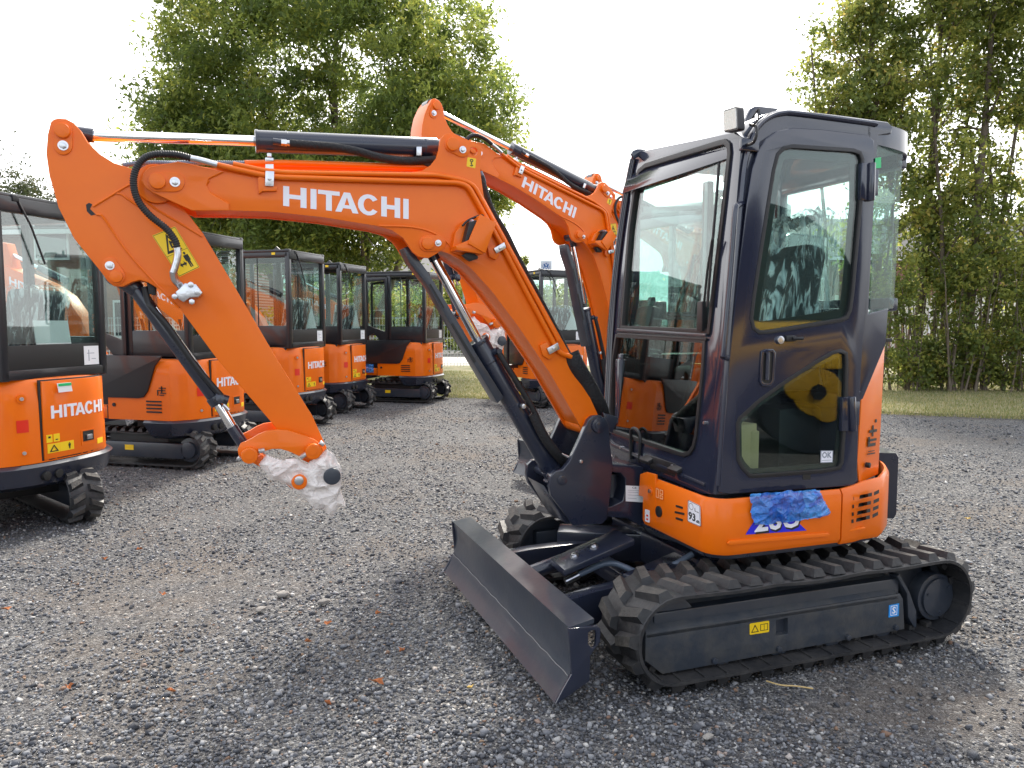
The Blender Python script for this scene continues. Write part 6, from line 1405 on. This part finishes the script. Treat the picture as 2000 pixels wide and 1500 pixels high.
YB = math.atan2(.257, -.966)
def place_small(root, px, top, yaw, label, k=1.0):
    d = (2.303*k-CAMH)*FPX/(HOR-top); root.scale = (k,)*3; corner = Vector((X_at(px, d), d, 0)); f = Vector((math.cos(yaw), math.sin(yaw), 0)); l_ = Vector((-f.y, f.x, 0))
    root.location = corner+f*.66*k+l_*.455*k; root.rotation_euler = (0, 0, yaw); tag(root, label, 'excavator', 'compact orange excavators with black cabs in the row')
s1 = small_excavator('card')
for ch in list(bpy.data.objects):
    if ch.parent == s1 and ch.name.split('.')[0] in ('rubber_track', 'track_frame', 'undercarriage', 'blade', 'blade_arm'): ch.rotation_euler = (0, 0, R(-26))
place_small(s1, 208, 413, YB, 'leftmost compact excavator, white note card in its rear window', 0.955)
rectsticker('delivery_note', lambda u, v, w_: Vector((-.752-w_, .10-.12*u+.012*v, .955+.065*v)), PAPER, s1, w0=.001, w1=.003); 
bm = bmesh.new(); box(bm, (-.7565, .045, 1.008), (.004, .11, .018)); finish(bm, 'green_strip', GREENV, s1)
s2 = small_excavator('plain'); place_small(s2, 480, 468, YB, 'second compact excavator, seen in the gap left of the slanting orange arm', 0.975)
index()
s3 = copy_tree(s2); place_small(s3, 636, 500, YB, 'third compact excavator, right of the slanting orange arm with white card in its rear window')
s4 = copy_tree(s2); place_small(s4, 717, 522, YB, 'fourth compact excavator, narrow between the third and fifth of the row', .99)
s5 = copy_tree(s2); place_small(s5, 866, 536, YB, 'fifth compact excavator at the far end of the row, side and louvres in full view', .98)
s6 = small_excavator('door_open'); place_small(s6, 1146, 530, math.atan2(.9, -.44), 'compact excavator with its rear to the camera and cab door open, behind the boom', .97)
bpy.context.view_layer.update()
for r_, lb in ((s5, 'crumpled blue plastic sheet hanging on the side of the fifth compact excavator'), (s6, 'crumpled blue plastic sheet hanging under the open door of the rear facing excavator')):
    bm = bmesh.new(); nx, ny = 14, 8; VV = [[bm.verts.new((.26+.26*i/nx, .60+.02*noise.noise(Vector((i*.9, j*.9, 1))), .68-.15*j/ny+.015*noise.noise(Vector((i*.7, 3, j*.2))))) for j in range(ny+1)] for i in range(nx+1)]
    for i in range(nx):
        for j in range(ny): bm.faces.new((VV[i][j], VV[i+1][j], VV[i+1][j+1], VV[i][j+1]))
    o = finish(bm, 'plastic_sheet', BLUEF, None, smooth=25, mw=r_.matrix_world.copy()); tag(o, lb, 'plastic sheet')

# red car out of view left of the row, placed for the windscreen's reflections
def car():
    root = empty('parked_car', (-9.6, 9.6, 0), R(-60)); tag(root, 'red parked car standing left of the compact excavators', 'car')
    bm = bmesh.new(); prism(bm, roundcorners([(-2.05, .35), (2.05, .3), (2.1, .62), (1.9, .82), (1.0, .95), (.45, 1.42), (-1.2, 1.46), (-1.85, 1.0), (-2.1, .92)], .12, 4), [], lambda a, b, c: Vector((a, c, b)), -.85, .85); bevel(bm, .05, 3, 40); finish(bm, 'body', mat('red_car_paint', (.5, .01, .01), .25, coat=.8), root)
    bm = bmesh.new()
    for s in (-.852, .846): prism(bm, [(.85, .98), (.40, 1.36), (-1.1, 1.38), (-1.5, 1.02)], [], lambda a, b, c: Vector((a, c, b)), s, s+.006)
    finish(bm, 'window', WINM, root, smooth=0)
    for x in (-1.3, 1.3):
        for s in (-.78, .78):
            bm = bmesh.new(); cyl(bm, (x, s-.1, .32), (x, s+.1, .32), .32, seg=28, bv=.03); wl = finish(bm, 'wheel', RUBBER, root); bm = bmesh.new(); cyl(bm, (x, s-.105, .32), (x, s+.105, .32), .2, seg=20); finish(bm, 'rim', ZINC, wl)
    for s in (-.6, .6):
        bm = bmesh.new(); box(bm, (2.04, s, .68), (.12, .3, .12), bv=.02); finish(bm, 'headlight', CLEARL, root)
car()

# yellow road roller standing behind the camera (seen only as a reflection in glass and paint)
def roller():
    c = MROOT @ Vector((-3.5, 5.7, 0)); root = empty('road_roller', (c.x, c.y, 0), YAW+R(28)); tag(root, 'yellow road roller behind the photographer, mirrored in the cab door', 'road roller')
    for x in (-1.15, 1.15):
        bm = bmesh.new(); cyl(bm, (x, -.6, .62), (x, .6, .62), .62, seg=44, bv=.02); dr_ = finish(bm, 'drum', SATIN, root)
        bm = bmesh.new(); cyl(bm, (x, -.64, .66), (x, -.60, .66), .25, seg=36, bv=.01); cyl(bm, (x+.2, -.645, .72), (x+.2, -.60, .72), .14, seg=30, bv=.01); cyl(bm, (x-.10, -.646, .50), (x-.10, -.60, .50), .15, seg=30, bv=.01); finish(bm, 'drum_plate', mat('mustard_paint', (.5, .27, .015), .4, coat=.2), dr_); bm = bmesh.new(); cyl(bm, (x, -.665, .66), (x, -.63, .66), .085, seg=7); finish(bm, 'hub', INK, dr_)
        bm = bmesh.new(); box(bm, (x, 0, 1.0), (.9, 1.3, .2), bv=.05); finish(bm, 'drum_frame', YPAINT, root)
    bm = bmesh.new(); box(bm, (0, 0, 1.15), (2.6, 1.1, .55), bv=.12); finish(bm, 'body', YPAINT, root)
    bm = bmesh.new()
    for x in (-.35, .35):
        for y in (-.5, .5): box(bm, (x, y, 1.9), (.06, .06, 1.2), bv=.01)
    finish(bm, 'canopy_post', BLACK, root)
    bm = bmesh.new(); prism(bm, [(-1.5, 1.40), (1.5, 1.40)]+[(1.5*math.cos(R(k)), 1.75+.98*math.sin(R(k))) for k in range(0, 181, 12)], [], lambda a_, b_, c_: Vector((a_, c_, b_)), -.55, .55); bevel(bm, .05, 2); finish(bm, 'reflection_dark_arch', mat('reflection_dark_arch', (.01, .011, .014), .9, spec=.1), root)  # dark arch added out of view to darken the reflection in the door window
roller()
for i, (x, y, lb) in enumerate([(-9, -14, 'broad tree behind the photographer, left'), (12, -34, 'broad tree behind the photographer, far back')]):
    tree('deciduous_tree', (x, y, 0), [(0, 0, 4.6, 2.6, 2.6, 2.6, 2), (0, 0, 2.6, 2.6, 2.2, 1.4, 1)], 150, 90, .22, .12, LD, lb, 'tree', [(0, 0, .2, .2, 0, 5)], None, hol=.3, cr=.7)
root = empty('brick_house', (0, -32, 0)); bpy.data.objects.remove(root)
